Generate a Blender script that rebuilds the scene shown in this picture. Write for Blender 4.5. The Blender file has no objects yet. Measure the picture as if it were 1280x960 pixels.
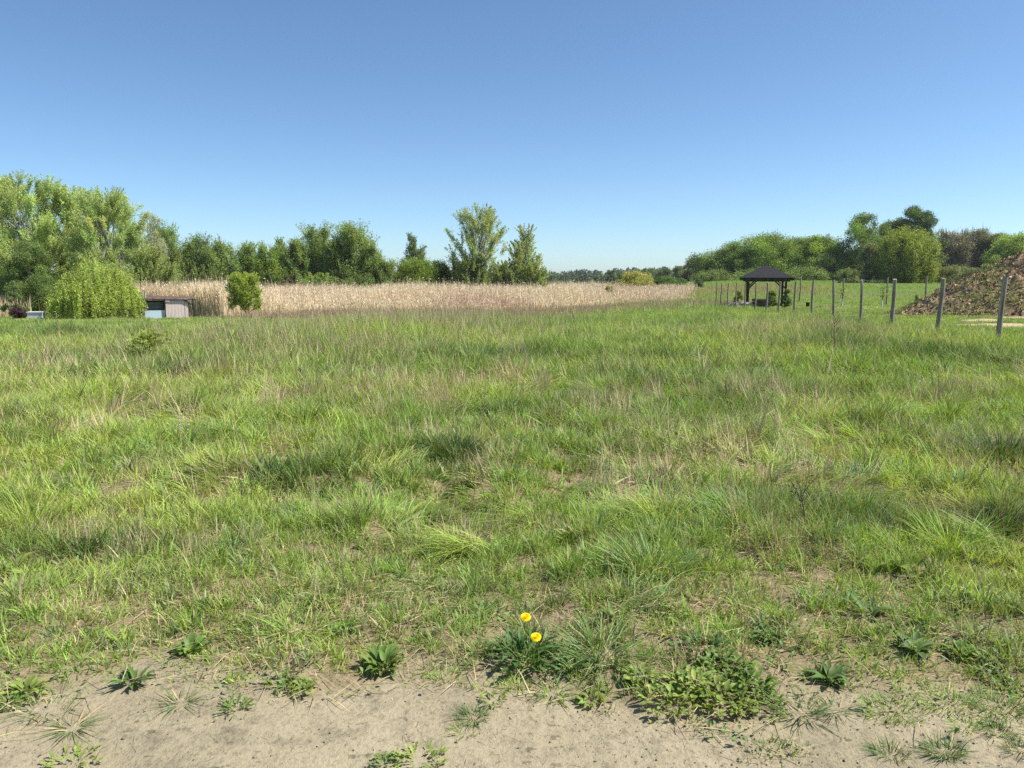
import bpy, math, random
import numpy as np
from math import radians as R, pi

# ------------------------------------------------------------------ camera, sky, sun, exposure
S = bpy.context.scene
COL = S.collection
F, CX, CY, PITCH, EYE = 960.0, 640.0, 480.0, R(8.0), 1.6      # photograph's pixels
cd = bpy.data.cameras.new('camera'); cam = bpy.data.objects.new('camera', cd); COL.objects.link(cam)
cd.sensor_width = 36.0; cd.lens = F / 1280 * 36; cd.clip_start = 0.05; cd.clip_end = 20000
cam.location = (0, 0, EYE); cam.rotation_euler = (pi / 2 - PITCH, 0, 0)
S.camera = cam

SUN_EL, SUN_AZ = R(53), R(-3)          # azimuth: to the right (+X), turned this far towards +Y
sd = np.array([math.cos(SUN_EL) * math.cos(SUN_AZ), math.cos(SUN_EL) * math.sin(SUN_AZ), math.sin(SUN_EL)])
W = bpy.data.worlds.new('World'); S.world = W; W.use_nodes = True
nt = W.node_tree; bg = nt.nodes['Background']
sky = nt.nodes.new('ShaderNodeTexSky'); sky.sky_type = 'NISHITA'; sky.sun_disc = False
sky.sun_elevation = SUN_EL; sky.sun_rotation = pi / 2 - SUN_AZ
sky.air_density = 0.7; sky.dust_density = 0.4; sky.ozone_density = 4.5; sky.altitude = 0
tint = nt.nodes.new('ShaderNodeVectorMath'); tint.operation = 'MULTIPLY'; tint.inputs[1].default_value = (.93, 1.015, 1.0)
nt.links.new(sky.outputs[0], tint.inputs[0]); nt.links.new(tint.outputs[0], bg.inputs[0]); bg.inputs[1].default_value = 0.1
ld = bpy.data.lights.new('sun', 'SUN'); ld.energy = 4.5; ld.angle = R(0.55); ld.color = (1.0, 0.95, 0.86)
lo = bpy.data.objects.new('sun', ld); COL.objects.link(lo)
from mathutils import Vector
lo.rotation_euler = Vector(sd).to_track_quat('Z', 'Y').to_euler(); lo.location = (30, 10, 40)
S.view_settings.view_transform = 'Standard'; S.view_settings.look = 'None'
S.view_settings.exposure = 0.73; S.view_settings.gamma = 1.0
S.render.engine = 'CYCLES'
cy = S.cycles; cy.use_denoising = False; cy.max_bounces = 6; cy.diffuse_bounces = 2; cy.glossy_bounces = 2
cy.transmission_bounces = 3; cy.transparent_max_bounces = 4; cy.caustics_reflective = False; cy.caustics_refractive = False

# ------------------------------------------------------------------ helpers
def rng(seed): return np.random.default_rng(seed)
_T = rng(5).random((256, 256))
def vnoise(x, y, k=0):
    x = np.asarray(x, float) + 37.3 * k; y = np.asarray(y, float) + 91.7 * k
    xi = np.floor(x).astype(int); yi = np.floor(y).astype(int); fx = x - xi; fy = y - yi
    fx = fx * fx * (3 - 2 * fx); fy = fy * fy * (3 - 2 * fy)
    g = lambda a, b: _T[a % 256, b % 256]
    return (g(xi, yi) * (1 - fx) + g(xi + 1, yi) * fx) * (1 - fy) + (g(xi, yi + 1) * (1 - fx) + g(xi + 1, yi + 1) * fx) * fy
def fbm(x, y, k=0, o=3):
    s = 0; a = .5; t = 0
    for i in range(o):
        s = s + a * vnoise(np.asarray(x) * 2 ** i, np.asarray(y) * 2 ** i, k + 3 * i); t += a; a *= .5
    return s / t
def ss(a, b, x):
    t = np.clip((np.asarray(x, float) - a) / (b - a), 0, 1); return t * t * (3 - 2 * t)

def ray(px, py):
    u, v = (px - CX) / F, (CY - py) / F
    return np.array([u, math.cos(PITCH) + v * math.sin(PITCH), -math.sin(PITCH) + v * math.cos(PITCH)])
def P(px, py, Y):                       # the point at depth Y on the sight line of a pixel of the photograph
    d = ray(px, py); return np.array([0, 0, EYE]) + d * (Y / d[1])
def base_height(x, y):
    x = np.asarray(x, float); y = np.asarray(y, float)
    u = x / np.maximum(y, 3.0); s = ss(0.05, 0.32, u)
    left = -1.2 * ss(15, 60, y) - 2.3 * ss(80, 450, y)
    right = -0.6 * ss(18, 60, y) + 1.45 * ss(72, 180, y)
    return left * (1 - s) + right * s
EDGE_PX = [(-60, 880), (0, 872), (60, 866), (130, 846), (230, 826), (300, 832), (350, 852), (400, 850), (470, 842), (560, 836), (640, 842), (700, 846),
           (780, 866), (850, 892), (930, 890), (985, 850), (1060, 846), (1110, 864), (1180, 862), (1240, 880), (1340, 900)]
def flat_hit(px, py):
    d = ray(px, py); k = -EYE / d[2]; return d[0] * k, d[1] * k
_ex, _ey = np.array([flat_hit(*p) for p in EDGE_PX]).T; _ey = _ey - .15
_o = np.argsort(_ex); _ex, _ey = _ex[_o], _ey[_o]
def edge(x):
    return np.interp(x, _ex, _ey) + .05 * (vnoise(np.asarray(x) * 4, 0, 2) - .5) + .05 * (vnoise(np.asarray(x) * 11, 0, 4) - .5)
def height(x, y):
    x = np.asarray(x, float); y = np.asarray(y, float)
    e = edge(x); g = ss(0.0, 0.5, y - e)
    b = (.10 * (fbm(x * .8, y * .8, 1) - .5) * ss(.4, 2.5, y - e) +   .075 * (vnoise(x * 2.1, y * 2.1, 7) - .5) * (.5 + .5 * ss(.3, 1.5, y - e)) + .04 * (vnoise(x * 5.2, y * 5.2, 8) - .5)) * g * (1 - ss(25, 60, y)) + .25 * (fbm(x * .12, y * .12, 9) - .5) * ss(7, 20, y) * (1 - ss(40, 70, y))
    p = (.03 * (fbm(x * 2.4, y * 2.4, 11) - .5) + .009 * (vnoise(x * 14, y * 14, 13) - .5)) * (1 - g)
    return base_height(x, y) + b + p + .02 * g
def hz(x, y): return float(height(x, y))
def G(px, py):                          # where the sight line of a pixel meets the ground
    d = ray(px, py); a, b = 1.5, 900.0
    o = np.array([0, 0, EYE])
    ts = np.geomspace(1.5, 900, 1500); pts = o + ts[:, None] * d
    k = np.argmax(pts[:, 2] < height(pts[:, 0], pts[:, 1]))
    p = pts[k]; return np.array([p[0], p[1], hz(p[0], p[1])])

FLAT = {'dark_timber', 'bitumen_shingle', 'rusty_sheet', 'faded_pink_board', 'pale_blue_panel', 'cream_cloth', 'grey_board', 'white_painted_box', 'broken_concrete', 'black_plastic'}
class MB:
    def __init__(s): s.V = []; s.Fc = []; s.C = []; s.n = 0
    def add(s, v, f, c=(1, 1, 1)):
        v = np.asarray(v, float).reshape(-1, 3); f = np.asarray(f, int)
        c = np.asarray(c, float)
        if c.ndim == 1: c = np.broadcast_to(c, (len(v), 3))
        s.V.append(v); s.C.append(c); s.Fc.append(f + s.n); s.n += len(v)
    def build(s, name, mat, parent=None, smooth=False, loc=(0, 0, 0)):
        v = np.concatenate(s.V); c = np.concatenate(s.C)
        tot = np.concatenate([np.full(len(f), f.shape[1]) for f in s.Fc]); idx = np.concatenate([f.ravel() for f in s.Fc])
        me = bpy.data.meshes.new(name)
        me.vertices.add(len(v)); me.vertices.foreach_set('co', v.astype(np.float32).ravel())
        me.loops.add(len(idx)); me.loops.foreach_set('vertex_index', idx.astype(np.int32))
        me.polygons.add(len(tot)); st = np.concatenate([[0], np.cumsum(tot)[:-1]])
        me.polygons.foreach_set('loop_start', st.astype(np.int32)); me.polygons.foreach_set('loop_total', tot.astype(np.int32))
        if smooth or mat.name in FLAT: me.polygons.foreach_set('use_smooth', np.full(len(tot), smooth))
        me.update(calc_edges=True)
        a = me.color_attributes.new('col', 'FLOAT_COLOR', 'POINT')
        a.data.foreach_set('color', np.concatenate([c, np.ones((len(c), 1))], 1).astype(np.float32).ravel())
        me.materials.append(mat)
        o = bpy.data.objects.new(name, me); COL.objects.link(o); o.location = loc
        if parent is not None: o.parent = parent
        return o
def tag(o, label=None, cat=None, group=None, kind=None):
    if label: o['label'] = label
    if cat: o['category'] = cat
    if group: o['group'] = group
    if kind: o['kind'] = kind
    return o
def empty(name, loc, label, cat, group=None, rz=0):
    o = bpy.data.objects.new(name, None); COL.objects.link(o); o.location = tuple(loc); o.rotation_euler = (0, 0, rz); o.empty_display_size = .2
    return tag(o, label, cat, group)
def box(mb, x, y, z, sx, sy, sz, rz=0, c=(1, 1, 1), tilt=0):
    v = np.array([[a, b, d] for d in (-.5, .5) for a, b in ((-.5, -.5), (.5, -.5), (.5, .5), (-.5, .5))]) * [sx, sy, sz]
    ct, st = math.cos(tilt), math.sin(tilt); v = np.stack([v[:, 0], v[:, 1] * ct - v[:, 2] * st, v[:, 1] * st + v[:, 2] * ct], 1)
    k, s_ = math.cos(rz), math.sin(rz); v = np.stack([v[:, 0] * k - v[:, 1] * s_, v[:, 0] * s_ + v[:, 1] * k, v[:, 2]], 1) + [x, y, z]
    mb.add(v, [[3, 2, 1, 0], [4, 5, 6, 7], [0, 1, 5, 4], [1, 2, 6, 5], [2, 3, 7, 6], [3, 0, 4, 7]], c)
def tube(mb, pts, rad, sides=6, c=(1, 1, 1), cap=True):
    pts = np.asarray(pts, float); rad = np.broadcast_to(np.asarray(rad, float), (len(pts),))
    t = np.gradient(pts, axis=0); t /= np.linalg.norm(t, axis=1)[:, None] + 1e-9
    ref = np.where(np.abs(t[:, 2:3]) > .9, [[1., 0, 0]], [[0, 0, 1.]])
    a = np.cross(t, ref); a /= np.linalg.norm(a, axis=1)[:, None]; b = np.cross(t, a)
    ph = np.arange(sides) / sides * 2 * pi
    v = pts[:, None] + rad[:, None, None] * (np.cos(ph)[None, :, None] * a[:, None] + np.sin(ph)[None, :, None] * b[:, None])
    n = len(pts); i = np.arange(n - 1)[:, None] * sides; j = np.arange(sides)[None]; k = (j + 1) % sides
    f = np.stack([i + j, i + k, i + sides + k, i + sides + j], -1).reshape(-1, 4)
    mb.add(v.reshape(-1, 3), f, c)
    if cap:
        m = v[-1].mean(0); mb.add(np.vstack([v[-1], m]), [[q, (q + 1) % sides, sides] for q in range(sides)], c)
def blades(mb, base, L, w, head, a0, a1, cb, ct, segs=3, taper=1.0):
    """curved tapering blades; a0/a1 = angle from upright at root and tip"""
    base = np.asarray(base, float); n = len(base)
    if n == 0: return
    f_ = lambda q: np.broadcast_to(np.asarray(q, float), (n,))
    L, w, head, a0, a1 = map(f_, (L, w, head, a0, a1))
    cb = np.broadcast_to(cb, (n, 3)); ct = np.broadcast_to(ct, (n, 3))
    hd = np.stack([np.cos(head), np.sin(head), np.zeros(n)], 1); sd_ = np.stack([-np.sin(head), np.cos(head), np.zeros(n)], 1)
    tw = np.random.default_rng(n).normal(size=n) * .8; wd_ = head + pi / 2 + tw; sd_ = np.stack([np.cos(wd_), np.sin(wd_), .25 * np.sin(3 * tw)], 1)
    p = base.copy(); V = []; Cc = []
    for i in range(segs):
        t = i / segs; ww = (w * .5 * (1 - t ** 1.7 * taper) * (.75 + .25 * min(1, t * 4)))[:, None]
        V += [p - sd_ * ww, p + sd_ * ww]; c = cb + (ct - cb) * t; Cc += [c, c]
        a = a0 + (a1 - a0) * (i + .5) / segs
        p = p + (L / segs)[:, None] * (np.sin(a)[:, None] * hd + np.cos(a)[:, None] * [[0, 0, 1]])
    V.append(p); Cc.append(ct)
    m = 2 * segs + 1
    v = np.stack(V, 1).reshape(-1, 3); c = np.stack(Cc, 1).reshape(-1, 3)
    tri = []
    for i in range(segs - 1): q = 2 * i; tri += [[q, q + 1, q + 3], [q, q + 3, q + 2]]
    q = 2 * (segs - 1); tri.append([q, q + 1, q + 2])
    mb.add(v, (np.arange(n)[:, None, None] * m + np.array(tri)[None]).reshape(-1, 3), c)
def leaf_cards(mb, c, size, col, r, aspect=.55, up=0.0, droop=0.0):
    """small diamond leaves at the points c, turned at random"""
    n = len(c)
    if n == 0: return
    a = r.normal(size=(n, 3)); a[:, 2] = a[:, 2] * (1 - droop) - droop * 1.5 + up; a /= np.linalg.norm(a, axis=1)[:, None]
    b = np.cross(a, r.normal(size=(n, 3))); b /= np.linalg.norm(b, axis=1)[:, None] + 1e-9
    s = np.broadcast_to(np.asarray(size, float), (n,))[:, None] * .5
    nn = np.cross(a, b) * s * .25
    v = np.stack([c - a * s, c + b * s * aspect + nn, c + a * s, c - b * s * aspect + nn], 1).reshape(-1, 3)
    mb.add(v, np.arange(n)[:, None] * 4 + np.arange(4)[None], np.repeat(col, 4, 0))
def jit(r, c, n, v=.15, hue=.06):
    c = np.asarray(c, float); k = 1 + v * r.normal(size=(n, 1)); h = 1 + hue * r.normal(size=(n, 3))
    return np.clip(c * k * h, .004, .9)

# ------------------------------------------------------------------ materials
def mat(name):
    m = bpy.data.materials.new(name); m.use_nodes = True; t = m.node_tree; return m, t, t.nodes, t.nodes['Principled BSDF'], t.links
def nd(t, kind, **kw):
    n = t.nodes.new(kind)
    for k, v in kw.items(): setattr(n, k, v)
    return n
def leaf_mat(name, trans=.7, rough=.5, spec=.35, tint=(1.25, 1.1, .45)):
    m, t, n, p, l = mat(name)
    at = nd(t, 'ShaderNodeVertexColor', layer_name='col')
    l.new(at.outputs[0], p.inputs['Base Color']); p.inputs['Roughness'].default_value = rough; p.inputs['Specular IOR Level'].default_value = spec
    mx = nd(t, 'ShaderNodeVectorMath', operation='MULTIPLY'); mx.inputs[1].default_value = tuple(trans * q for q in tint)
    l.new(at.outputs[0], mx.inputs[0])
    tr = nd(t, 'ShaderNodeBsdfTranslucent'); l.new(mx.outputs[0], tr.inputs[0])
    ad = nd(t, 'ShaderNodeAddShader'); l.new(p.outputs[0], ad.inputs[0]); l.new(tr.outputs[0], ad.inputs[1])
    l.new(ad.outputs[0], n['Material Output'].inputs[0]); return m
def noise_mat(name, c1, c2, scale=4, rough=.85, bump=.3, stretch=(1, 1, 1), c3=None, scale2=30, dist=.02, attr=False, spec=.2):
    m, t, n, p, l = mat(name)
    tc = nd(t, 'ShaderNodeTexCoord'); mp = nd(t, 'ShaderNodeMapping'); mp.inputs['Scale'].default_value = stretch
    l.new(tc.outputs['Object'], mp.inputs[0])
    n1 = nd(t, 'ShaderNodeTexNoise'); n1.inputs['Scale'].default_value = scale; n1.inputs['Detail'].default_value = 6; l.new(mp.outputs[0], n1.inputs['Vector'])
    n2 = nd(t, 'ShaderNodeTexNoise'); n2.inputs['Scale'].default_value = scale2; n2.inputs['Detail'].default_value = 4; l.new(mp.outputs[0], n2.inputs['Vector'])
    cr = nd(t, 'ShaderNodeValToRGB'); cr.color_ramp.elements[0].position = .35; cr.color_ramp.elements[1].position = .65
    cr.color_ramp.elements[0].color = (*c1, 1); cr.color_ramp.elements[1].color = (*c2, 1); l.new(n1.outputs[0], cr.inputs[0])
    mx = nd(t, 'ShaderNodeMix', data_type='RGBA', blend_type='MIX'); mx.inputs[7].default_value = (*(c3 or c1), 1)
    r2 = nd(t, 'ShaderNodeMapRange'); r2.inputs[1].default_value = .5; r2.inputs[2].default_value = .75; r2.inputs[4].default_value = .7
    l.new(n2.outputs[0], r2.inputs[0]); l.new(r2.outputs[0], mx.inputs[0]); l.new(cr.outputs[0], mx.inputs[6]); l.new(mx.outputs[2], p.inputs['Base Color'])
    ad = nd(t, 'ShaderNodeMath', operation='ADD'); l.new(n1.outputs[0], ad.inputs[0]); l.new(n2.outputs[0], ad.inputs[1])
    bp = nd(t, 'ShaderNodeBump'); bp.inputs['Strength'].default_value = bump; bp.inputs['Distance'].default_value = dist
    l.new(ad.outputs[0], bp.inputs['Height']); l.new(bp.outputs[0], p.inputs['Normal'])
    p.inputs['Roughness'].default_value = rough; p.inputs['Specular IOR Level'].default_value = spec; return m
M_GRASS = leaf_mat('grass_blades', .5, .6, .2, (1.15, 1.08, .5))
M_DRY = leaf_mat('dry_stems', .3, .6, .25, (1.05, 1, .85))
M_LEAF = leaf_mat('tree_leaves', .85, .55, .25)
M_WEED = leaf_mat('weed_leaves', .6, .55, .25)
M_TWIG = leaf_mat('twigs', .0, .8, .15, (1, 1, 1))
M_BARK = noise_mat('bark', (.09, .075, .055), (.2, .17, .13), 6, .9, .6, (1, 1, .2))
M_BIRCH = noise_mat('pale_bark', (.22, .21, .18), (.42, .4, .36), 5, .85, .4, (1, 1, .4))
M_POST = noise_mat('weathered_wood', (.21, .175, .135), (.43, .38, .31), 9, .9, .7, (1.6, 1.6, .12), (.09, .075, .06), 26, .01)
M_DARKWOOD = noise_mat('dark_timber', (.035, .028, .022), (.075, .06, .045), 8, .8, .4, (1, 1, .2))
M_SHINGLE = noise_mat('bitumen_shingle', (.011, .011, .013), (.02, .02, .023), 12, .7, .5, (1, 1, 1), (.05, .05, .055), 60)
M_RUST = noise_mat('rusty_sheet', (.09, .055, .045), (.19, .125, .1), 5, .8, .4, (1, 1, 1), (.05, .035, .03), 18)
M_PINK = noise_mat('faded_pink_board', (.62, .51, .47), (.66, .55, .5), 9, .8, .1, (1, 1, .4), (.52, .42, .38), 22)
M_BLUE = noise_mat('pale_blue_panel', (.46, .59, .68), (.52, .64, .72), 9, .8, .1)
M_CREAM = noise_mat('cream_cloth', (.62, .6, .48), (.75, .72, .6), 3, .85, .3, (1, 1, .3))
M_GREYP = noise_mat('grey_board', (.13, .13, .13), (.22, .22, .21), 4, .8, .2)
M_WHITE = noise_mat('white_painted_box', (.68, .68, .66), (.78, .78, .75), 3, .6, .1)
M_CONC = noise_mat('broken_concrete', (.24, .22, .19), (.38, .35, .31), 5, .9, .5)
M_BLACK = noise_mat('black_plastic', (.012, .012, .013), (.02, .02, .02), 5, .5, .1)
M_GUARD = noise_mat('white_tree_guard', (.65, .65, .62), (.78, .78, .75), 6, .6, .1)
M_STONE = noise_mat('pebbles', (.2, .17, .12), (.34, .29, .2), 30, .9, .3)
M_PETAL = leaf_mat('dandelion_petals', .4, .5, .2, (1, .9, .3))

def sand_mat(name, a, b, c, grass=False):
    m, t, n, p, l = mat(name)
    tc = nd(t, 'ShaderNodeTexCoord')
    def N(sc, det=5, ro=.6):
        q = nd(t, 'ShaderNodeTexNoise'); q.inputs['Scale'].default_value = sc; q.inputs['Detail'].default_value = det; q.inputs['Roughness'].default_value = ro
        l.new(tc.outputs['Object'], q.inputs['Vector']); return q.outputs[0]
    def ramp(src, lo, hi):
        q = nd(t, 'ShaderNodeMapRange'); q.inputs[1].default_value = lo; q.inputs[2].default_value = hi; l.new(src, q.inputs[0]); return q.outputs[0]
    def mix(f, x, y):
        q = nd(t, 'ShaderNodeMix', data_type='RGBA'); l.new(f, q.inputs[0])
        for i, w in ((6, x), (7, y)):
            if isinstance(w, tuple): q.inputs[i].default_value = (*w, 1)
            else: l.new(w, q.inputs[i])
        return q.outputs[2]
    big, mid, fin, spk = N(1.3, 4), N(7, 6, .65), N(45, 5, .7), N(160, 2)
    c0 = mix(ramp(big, .38, .62), a, b)
    c1 = mix(ramp(mid, .52, .72), c0, c)
    g = nd(t, 'ShaderNodeMath', operation='MULTIPLY'); l.new(ramp(fin, .5, .72), g.inputs[0]); g.inputs[1].default_value = .55
    c2 = mix(g.outputs[0], c1, tuple(q * .55 for q in c))
    g2 = nd(t, 'ShaderNodeMath', operation='MULTIPLY'); l.new(ramp(spk, .62, .75), g2.inputs[0]); g2.inputs[1].default_value = .4
    c3 = mix(g2.outputs[0], c2, tuple(min(.7, q * 1.35) for q in a))
    g3 = nd(t, 'ShaderNodeMath', operation='MULTIPLY'); l.new(ramp(N(24, 3, .55), .585, .66), g3.inputs[0]); l.new(ramp(N(3.2, 3), .38, .62), g3.inputs[1])
    g4 = nd(t, 'ShaderNodeMath', operation='MULTIPLY'); l.new(g3.outputs[0], g4.inputs[0]); g4.inputs[1].default_value = .75
    c3 = mix(g4.outputs[0], c3, tuple(q * .5 for q in c))
    if grass:
        at = nd(t, 'ShaderNodeVertexColor', layer_name='col'); sr = nd(t, 'ShaderNodeSeparateColor'); l.new(at.outputs[0], sr.inputs[0])
        th = mix(ramp(N(9, 5, .7), .35, .65), (.20, .16, .085), (.29, .235, .14)); th = mix(g.outputs[0], th, (.09, .075, .04)); c3 = mix(sr.outputs[0], c3, th)
        sep = nd(t, 'ShaderNodeSeparateXYZ'); l.new(tc.outputs['Object'], sep.inputs[0])
        gfar = ramp(sep.outputs[1], 6.5, 17)
        gn = mix(ramp(N(.25, 4), .38, .62), (.10, .145, .035), (.135, .17, .05))
        gn = mix(ramp(N(.06, 3), .5, .68), gn, (.19, .19, .085))
        c3 = mix(gfar, c3, gn)
    l.new(c3, p.inputs['Base Color'])
    ad = nd(t, 'ShaderNodeMath', operation='MULTIPLY_ADD'); l.new(mid, ad.inputs[0]); ad.inputs[1].default_value = 2.0; l.new(fin, ad.inputs[2])
    bp = nd(t, 'ShaderNodeBump'); bp.inputs['Strength'].default_value = .8; bp.inputs['Distance'].default_value = .012
    l.new(ad.outputs[0], bp.inputs['Height']); l.new(bp.outputs[0], p.inputs['Normal'])
    p.inputs['Roughness'].default_value = .95; p.inputs['Specular IOR Level'].default_value = .1; return m
M_PATH = sand_mat('sandy_path', (.375, .32, .212), (.315, .268, .175), (.205, .174, .118))
M_MEADOW = sand_mat('meadow_soil', (.375, .32, .212), (.315, .268, .175), (.205, .174, .118), True)
M_SAND = sand_mat('yellow_sand', (.52, .41, .25), (.46, .36, .22), (.38, .3, .19))

# ------------------------------------------------------------------ ground: one sheet to the horizon, its faces split into path and meadow
def axis(lo, hi, step, far_lo, far_hi, gr):
    a = list(np.arange(lo, hi + 1e-6, step)); s = step; x = a[-1]; o = []
    while x < far_hi: s *= gr; x += s; o.append(x)
    s = step; x = a[0]; i = []
    while x > far_lo: s *= gr; x -= s; i.append(x)
    return np.array(i[::-1] + a + o)
gx = axis(-4.2, 4.2, .045, -2600, 2600, 1.13); gy = axis(1.2, 5.5, .045, -300, 3200, 1.06)
XX, YY = np.meshgrid(gx, gy); ZZ = height(XX, YY)
nx, ny = len(gx), len(gy)
vid = np.arange(nx * ny).reshape(ny, nx)
fq = np.stack([vid[:-1, :-1], vid[:-1, 1:], vid[1:, 1:], vid[1:, :-1]], -1).reshape(-1, 4)
fx = (XX[:-1, :-1] + XX[1:, 1:]).ravel() / 2; fy = (YY[:-1, :-1] + YY[1:, 1:]).ravel() / 2
onpath = (fy < edge(fx) + .03) & (fy > -1.6 + .3 * vnoise(fx, 3))
gv = np.stack([XX.ravel(), YY.ravel(), ZZ.ravel()], 1)
def sub(faces, name, m):
    u, inv = np.unique(faces, return_inverse=True); mb = MB(); e_ = ss(-.03, .36, gv[u, 1] - edge(gv[u, 0]) + .55 * (fbm(gv[u, 0] * 3, gv[u, 1] * 3, 17) - .5)); mb.add(gv[u], inv.reshape(-1, 4), np.repeat(e_[:, None], 3, 1)); return mb.build(name, m, smooth=True)
tag(sub(fq[onpath], 'dirt_path', M_PATH), 'bare sandy path along the front edge of the meadow', kind='structure')
tag(sub(fq[~onpath], 'meadow_ground', M_MEADOW), 'soil of the meadow out to the horizon', kind='structure')

# bare yellow sand by the mound
def sheet(name, label, cx, cyy, rx, ry, seed, m, dz=.03):
    r = rng(seed); k = 40; ph = np.arange(k) / k * 2 * pi; mb = MB(); rings = [np.array([[cx, cyy]])]
    rad = 1 + .28 * (vnoise(np.cos(ph) * 2 + seed, np.sin(ph) * 2) - .5) * 2
    for s in np.linspace(.12, 1, 9): rings.append(np.stack([cx + np.cos(ph) * rx * rad * s, cyy + np.sin(ph) * ry * rad * s], 1))
    v = np.concatenate(rings); z = height(v[:, 0], v[:, 1]) + dz; z[-k:] -= dz * 1.5
    f4 = [[1 + i * k + j, 1 + (i + 1) * k + j, 1 + (i + 1) * k + (j + 1) % k, 1 + i * k + (j + 1) % k] for i in range(8) for j in range(k)]
    mb.add(np.c_[v, z], f4); mb.add(np.c_[v, z][:k + 1], [[0, 1 + j, 1 + (j + 1) % k] for j in range(k)])
    return tag(mb.build(name, m, smooth=True), label, kind='structure')
SANDS = []
for i, (px, py, rx, ry) in enumerate([(1262, 408, 1.7, .75), (1225, 401, .8, .25), (1272, 397, 1.4, .3)]):
    g = G(px, py); SANDS.append((g[0], g[1], rx, ry)); sheet('sand_patch', 'bare yellow sand in the grass at the foot of the soil mound', g[0], g[1], rx, ry, i + 2, M_SAND)

# ------------------------------------------------------------------ mound position (needed for masks)
MC = np.array([27.2, 38.5]); MRX, MRY, MHT = 8.0, 6.0, 3.5
def mound_r(x, y): return np.sqrt(((x - MC[0]) / MRX) ** 2 + ((y - MC[1]) / MRY) ** 2)

# ------------------------------------------------------------------ grass colour and height fields
def spot(x, y, px, py, rx, ry):         # soft patch round the ground point seen at a pixel
    g = G(px, py); return np.exp(-(((x - g[0]) / rx) ** 2 + ((y - g[1]) / ry) ** 2))
DRY = [(50, 465, 1.6, 1.6, .8), (320, 430, 2.6, 2.0, .8), (420, 445, 2.5, 1.6, .7), (500, 415, 5, 4, .9), (560, 405, 4, 6, 1.0), (640, 432, 2.4, 1.2, .6), (980, 420, 2.2, 2.6, .8), (1040, 425, 1.5, 2, .7),
       (985, 515, .7, .7, .7), (1160, 510, .7, .5, .7), (205, 585, .22, .3, .8), (375, 632, .16, .12, .9), (240, 690, .6, .25, .9), (420, 755, .5, .22, .9), (170, 760, .5, .2, .8),
       (700, 765, .25, .15, .9), (870, 585, .2, .2, .8), (760, 580, .2, .2, .6), (608, 592, .12, .1, .8), (860, 380, 7, 8, .8), (800, 390, 6, 6, .8), (430, 700, .5, .2, .7), (300, 740, .6, .2, .8), (100, 800, .5, .12, .6), (540, 745, .3, .1, .7), (190, 440, 2, 1.4, .5), (880, 820, .2, .1, .6)]
DARK = [(225, 468, .55, .4), (570, 562, .2, .2), (1250, 572, .45, .3), (1105, 655, .18, .14), (1250, 655, .25, .16), (80, 422, 2.5, .8), (640, 450, 2.0, .6), (1060, 440, 1.6, .8), (940, 500, .8, .3), (400, 480, .4, .3), (820, 455, 1.2, .6), (1180, 450, 1.2, .6), (350, 600, .8, .25), (130, 690, .6, .12)]
def fields(x, y):
    dry = .42 * ss(.57, .72, fbm(x * .55, y * .55, 21)) * (1 - .85 * ss(10, 22, y)) + .7 * ss(.54, .68, fbm(x * 1.6, y * 1.6, 25)) * ss(14, 8, y) + .45 * ss(1.5, .2, y - edge(x)) * ss(.4, .6, fbm(x * 3, y * 3, 27))
    for px, py, rx, ry, a in DRY: dry = np.maximum(dry, a * spot(x, y, px, py, rx, ry))
    dk = .5 * ss(.6, .75, fbm(x * .8, y * .8, 33))
    for px, py, rx, ry in DARK: dk = np.maximum(dk, spot(x, y, px, py, rx, ry))
    yel = ss(.42, .66, fbm(x * .5, y * .5, 41))
    return np.clip(dry, 0, 1), np.clip(dk, 0, 1), yel
def gheight(x, y):
    e = edge(x)
    h = .04 + .06 * ss(.02, .45, y - e) + .08 * ss(.5, 2.2, y - e) + .09 * ss(2.5, 7, y - e) + .06 * ss(6, 14, y)
    h = h * (.25 + .5 * fbm(x * .9, y * .9, 51) + .42 * vnoise(x * 2.1, y * 2.1, 7) + .42 * vnoise(x * 5.2, y * 5.2, 8)) * .92
    u = x / np.maximum(y, 1)
    mown = ss(-.17, -.3, u) * ss(20, 28, y)                      # short lawn round the willow
    yard = ss(0, 1.5, x - (.104 * y + 9.2)) * ss(12, 17, y)       # short grass behind the fence line
    for px, py, rx, ry, a in ((560, 408, 4, 6, .3), (430, 428, 3, 3, .22), (480, 412, 4, 4, .25), (860, 380, 7, 8, .3), (800, 390, 6, 6, .3), (1000, 422, 2.2, 2.6, .15)): h = h + a * spot(x, y, px, py, rx, ry)
    return h * (1 - .55 * mown) * (1 - .6 * yard)
GREEN = np.array([.18, .28, .046]); YGREEN = np.array([.27, .35, .066]); DGREEN = np.array([.06, .12, .028]); STRAW = np.array([.42, .34, .2]); PINK = np.array([.34, .25, .18]); BLUEG = np.array([.165, .235, .09])
def keep_mask(x, y):
    ed = edge(x); k = ((y > ed - .02) | ((y > ed - .34) & (vnoise(x * 5.3, y * 5.3, 29) > .74 - .16 * ss(.6, 1.2, x) + .5 * ss(-.12, -.34, y - ed)))) & (mound_r(x, y) > .93)
    for a, b, rx, ry in SANDS: k &= ((x - a) / rx) ** 2 + ((y - b) / ry) ** 2 > .8
    return k
def wedge(r, y0, y1, dens, half=.70, pad=1.4):
    A = (half * (y0 + y1) + 2 * pad) * (y1 - y0); n = int(A * dens)
    y = np.sqrt(r.random(int(n * 1.0)) * (y1 ** 2 - y0 ** 2) + y0 ** 2)
    x = (r.random(len(y)) * 2 - 1) * (half * y + pad); return x, y
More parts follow.
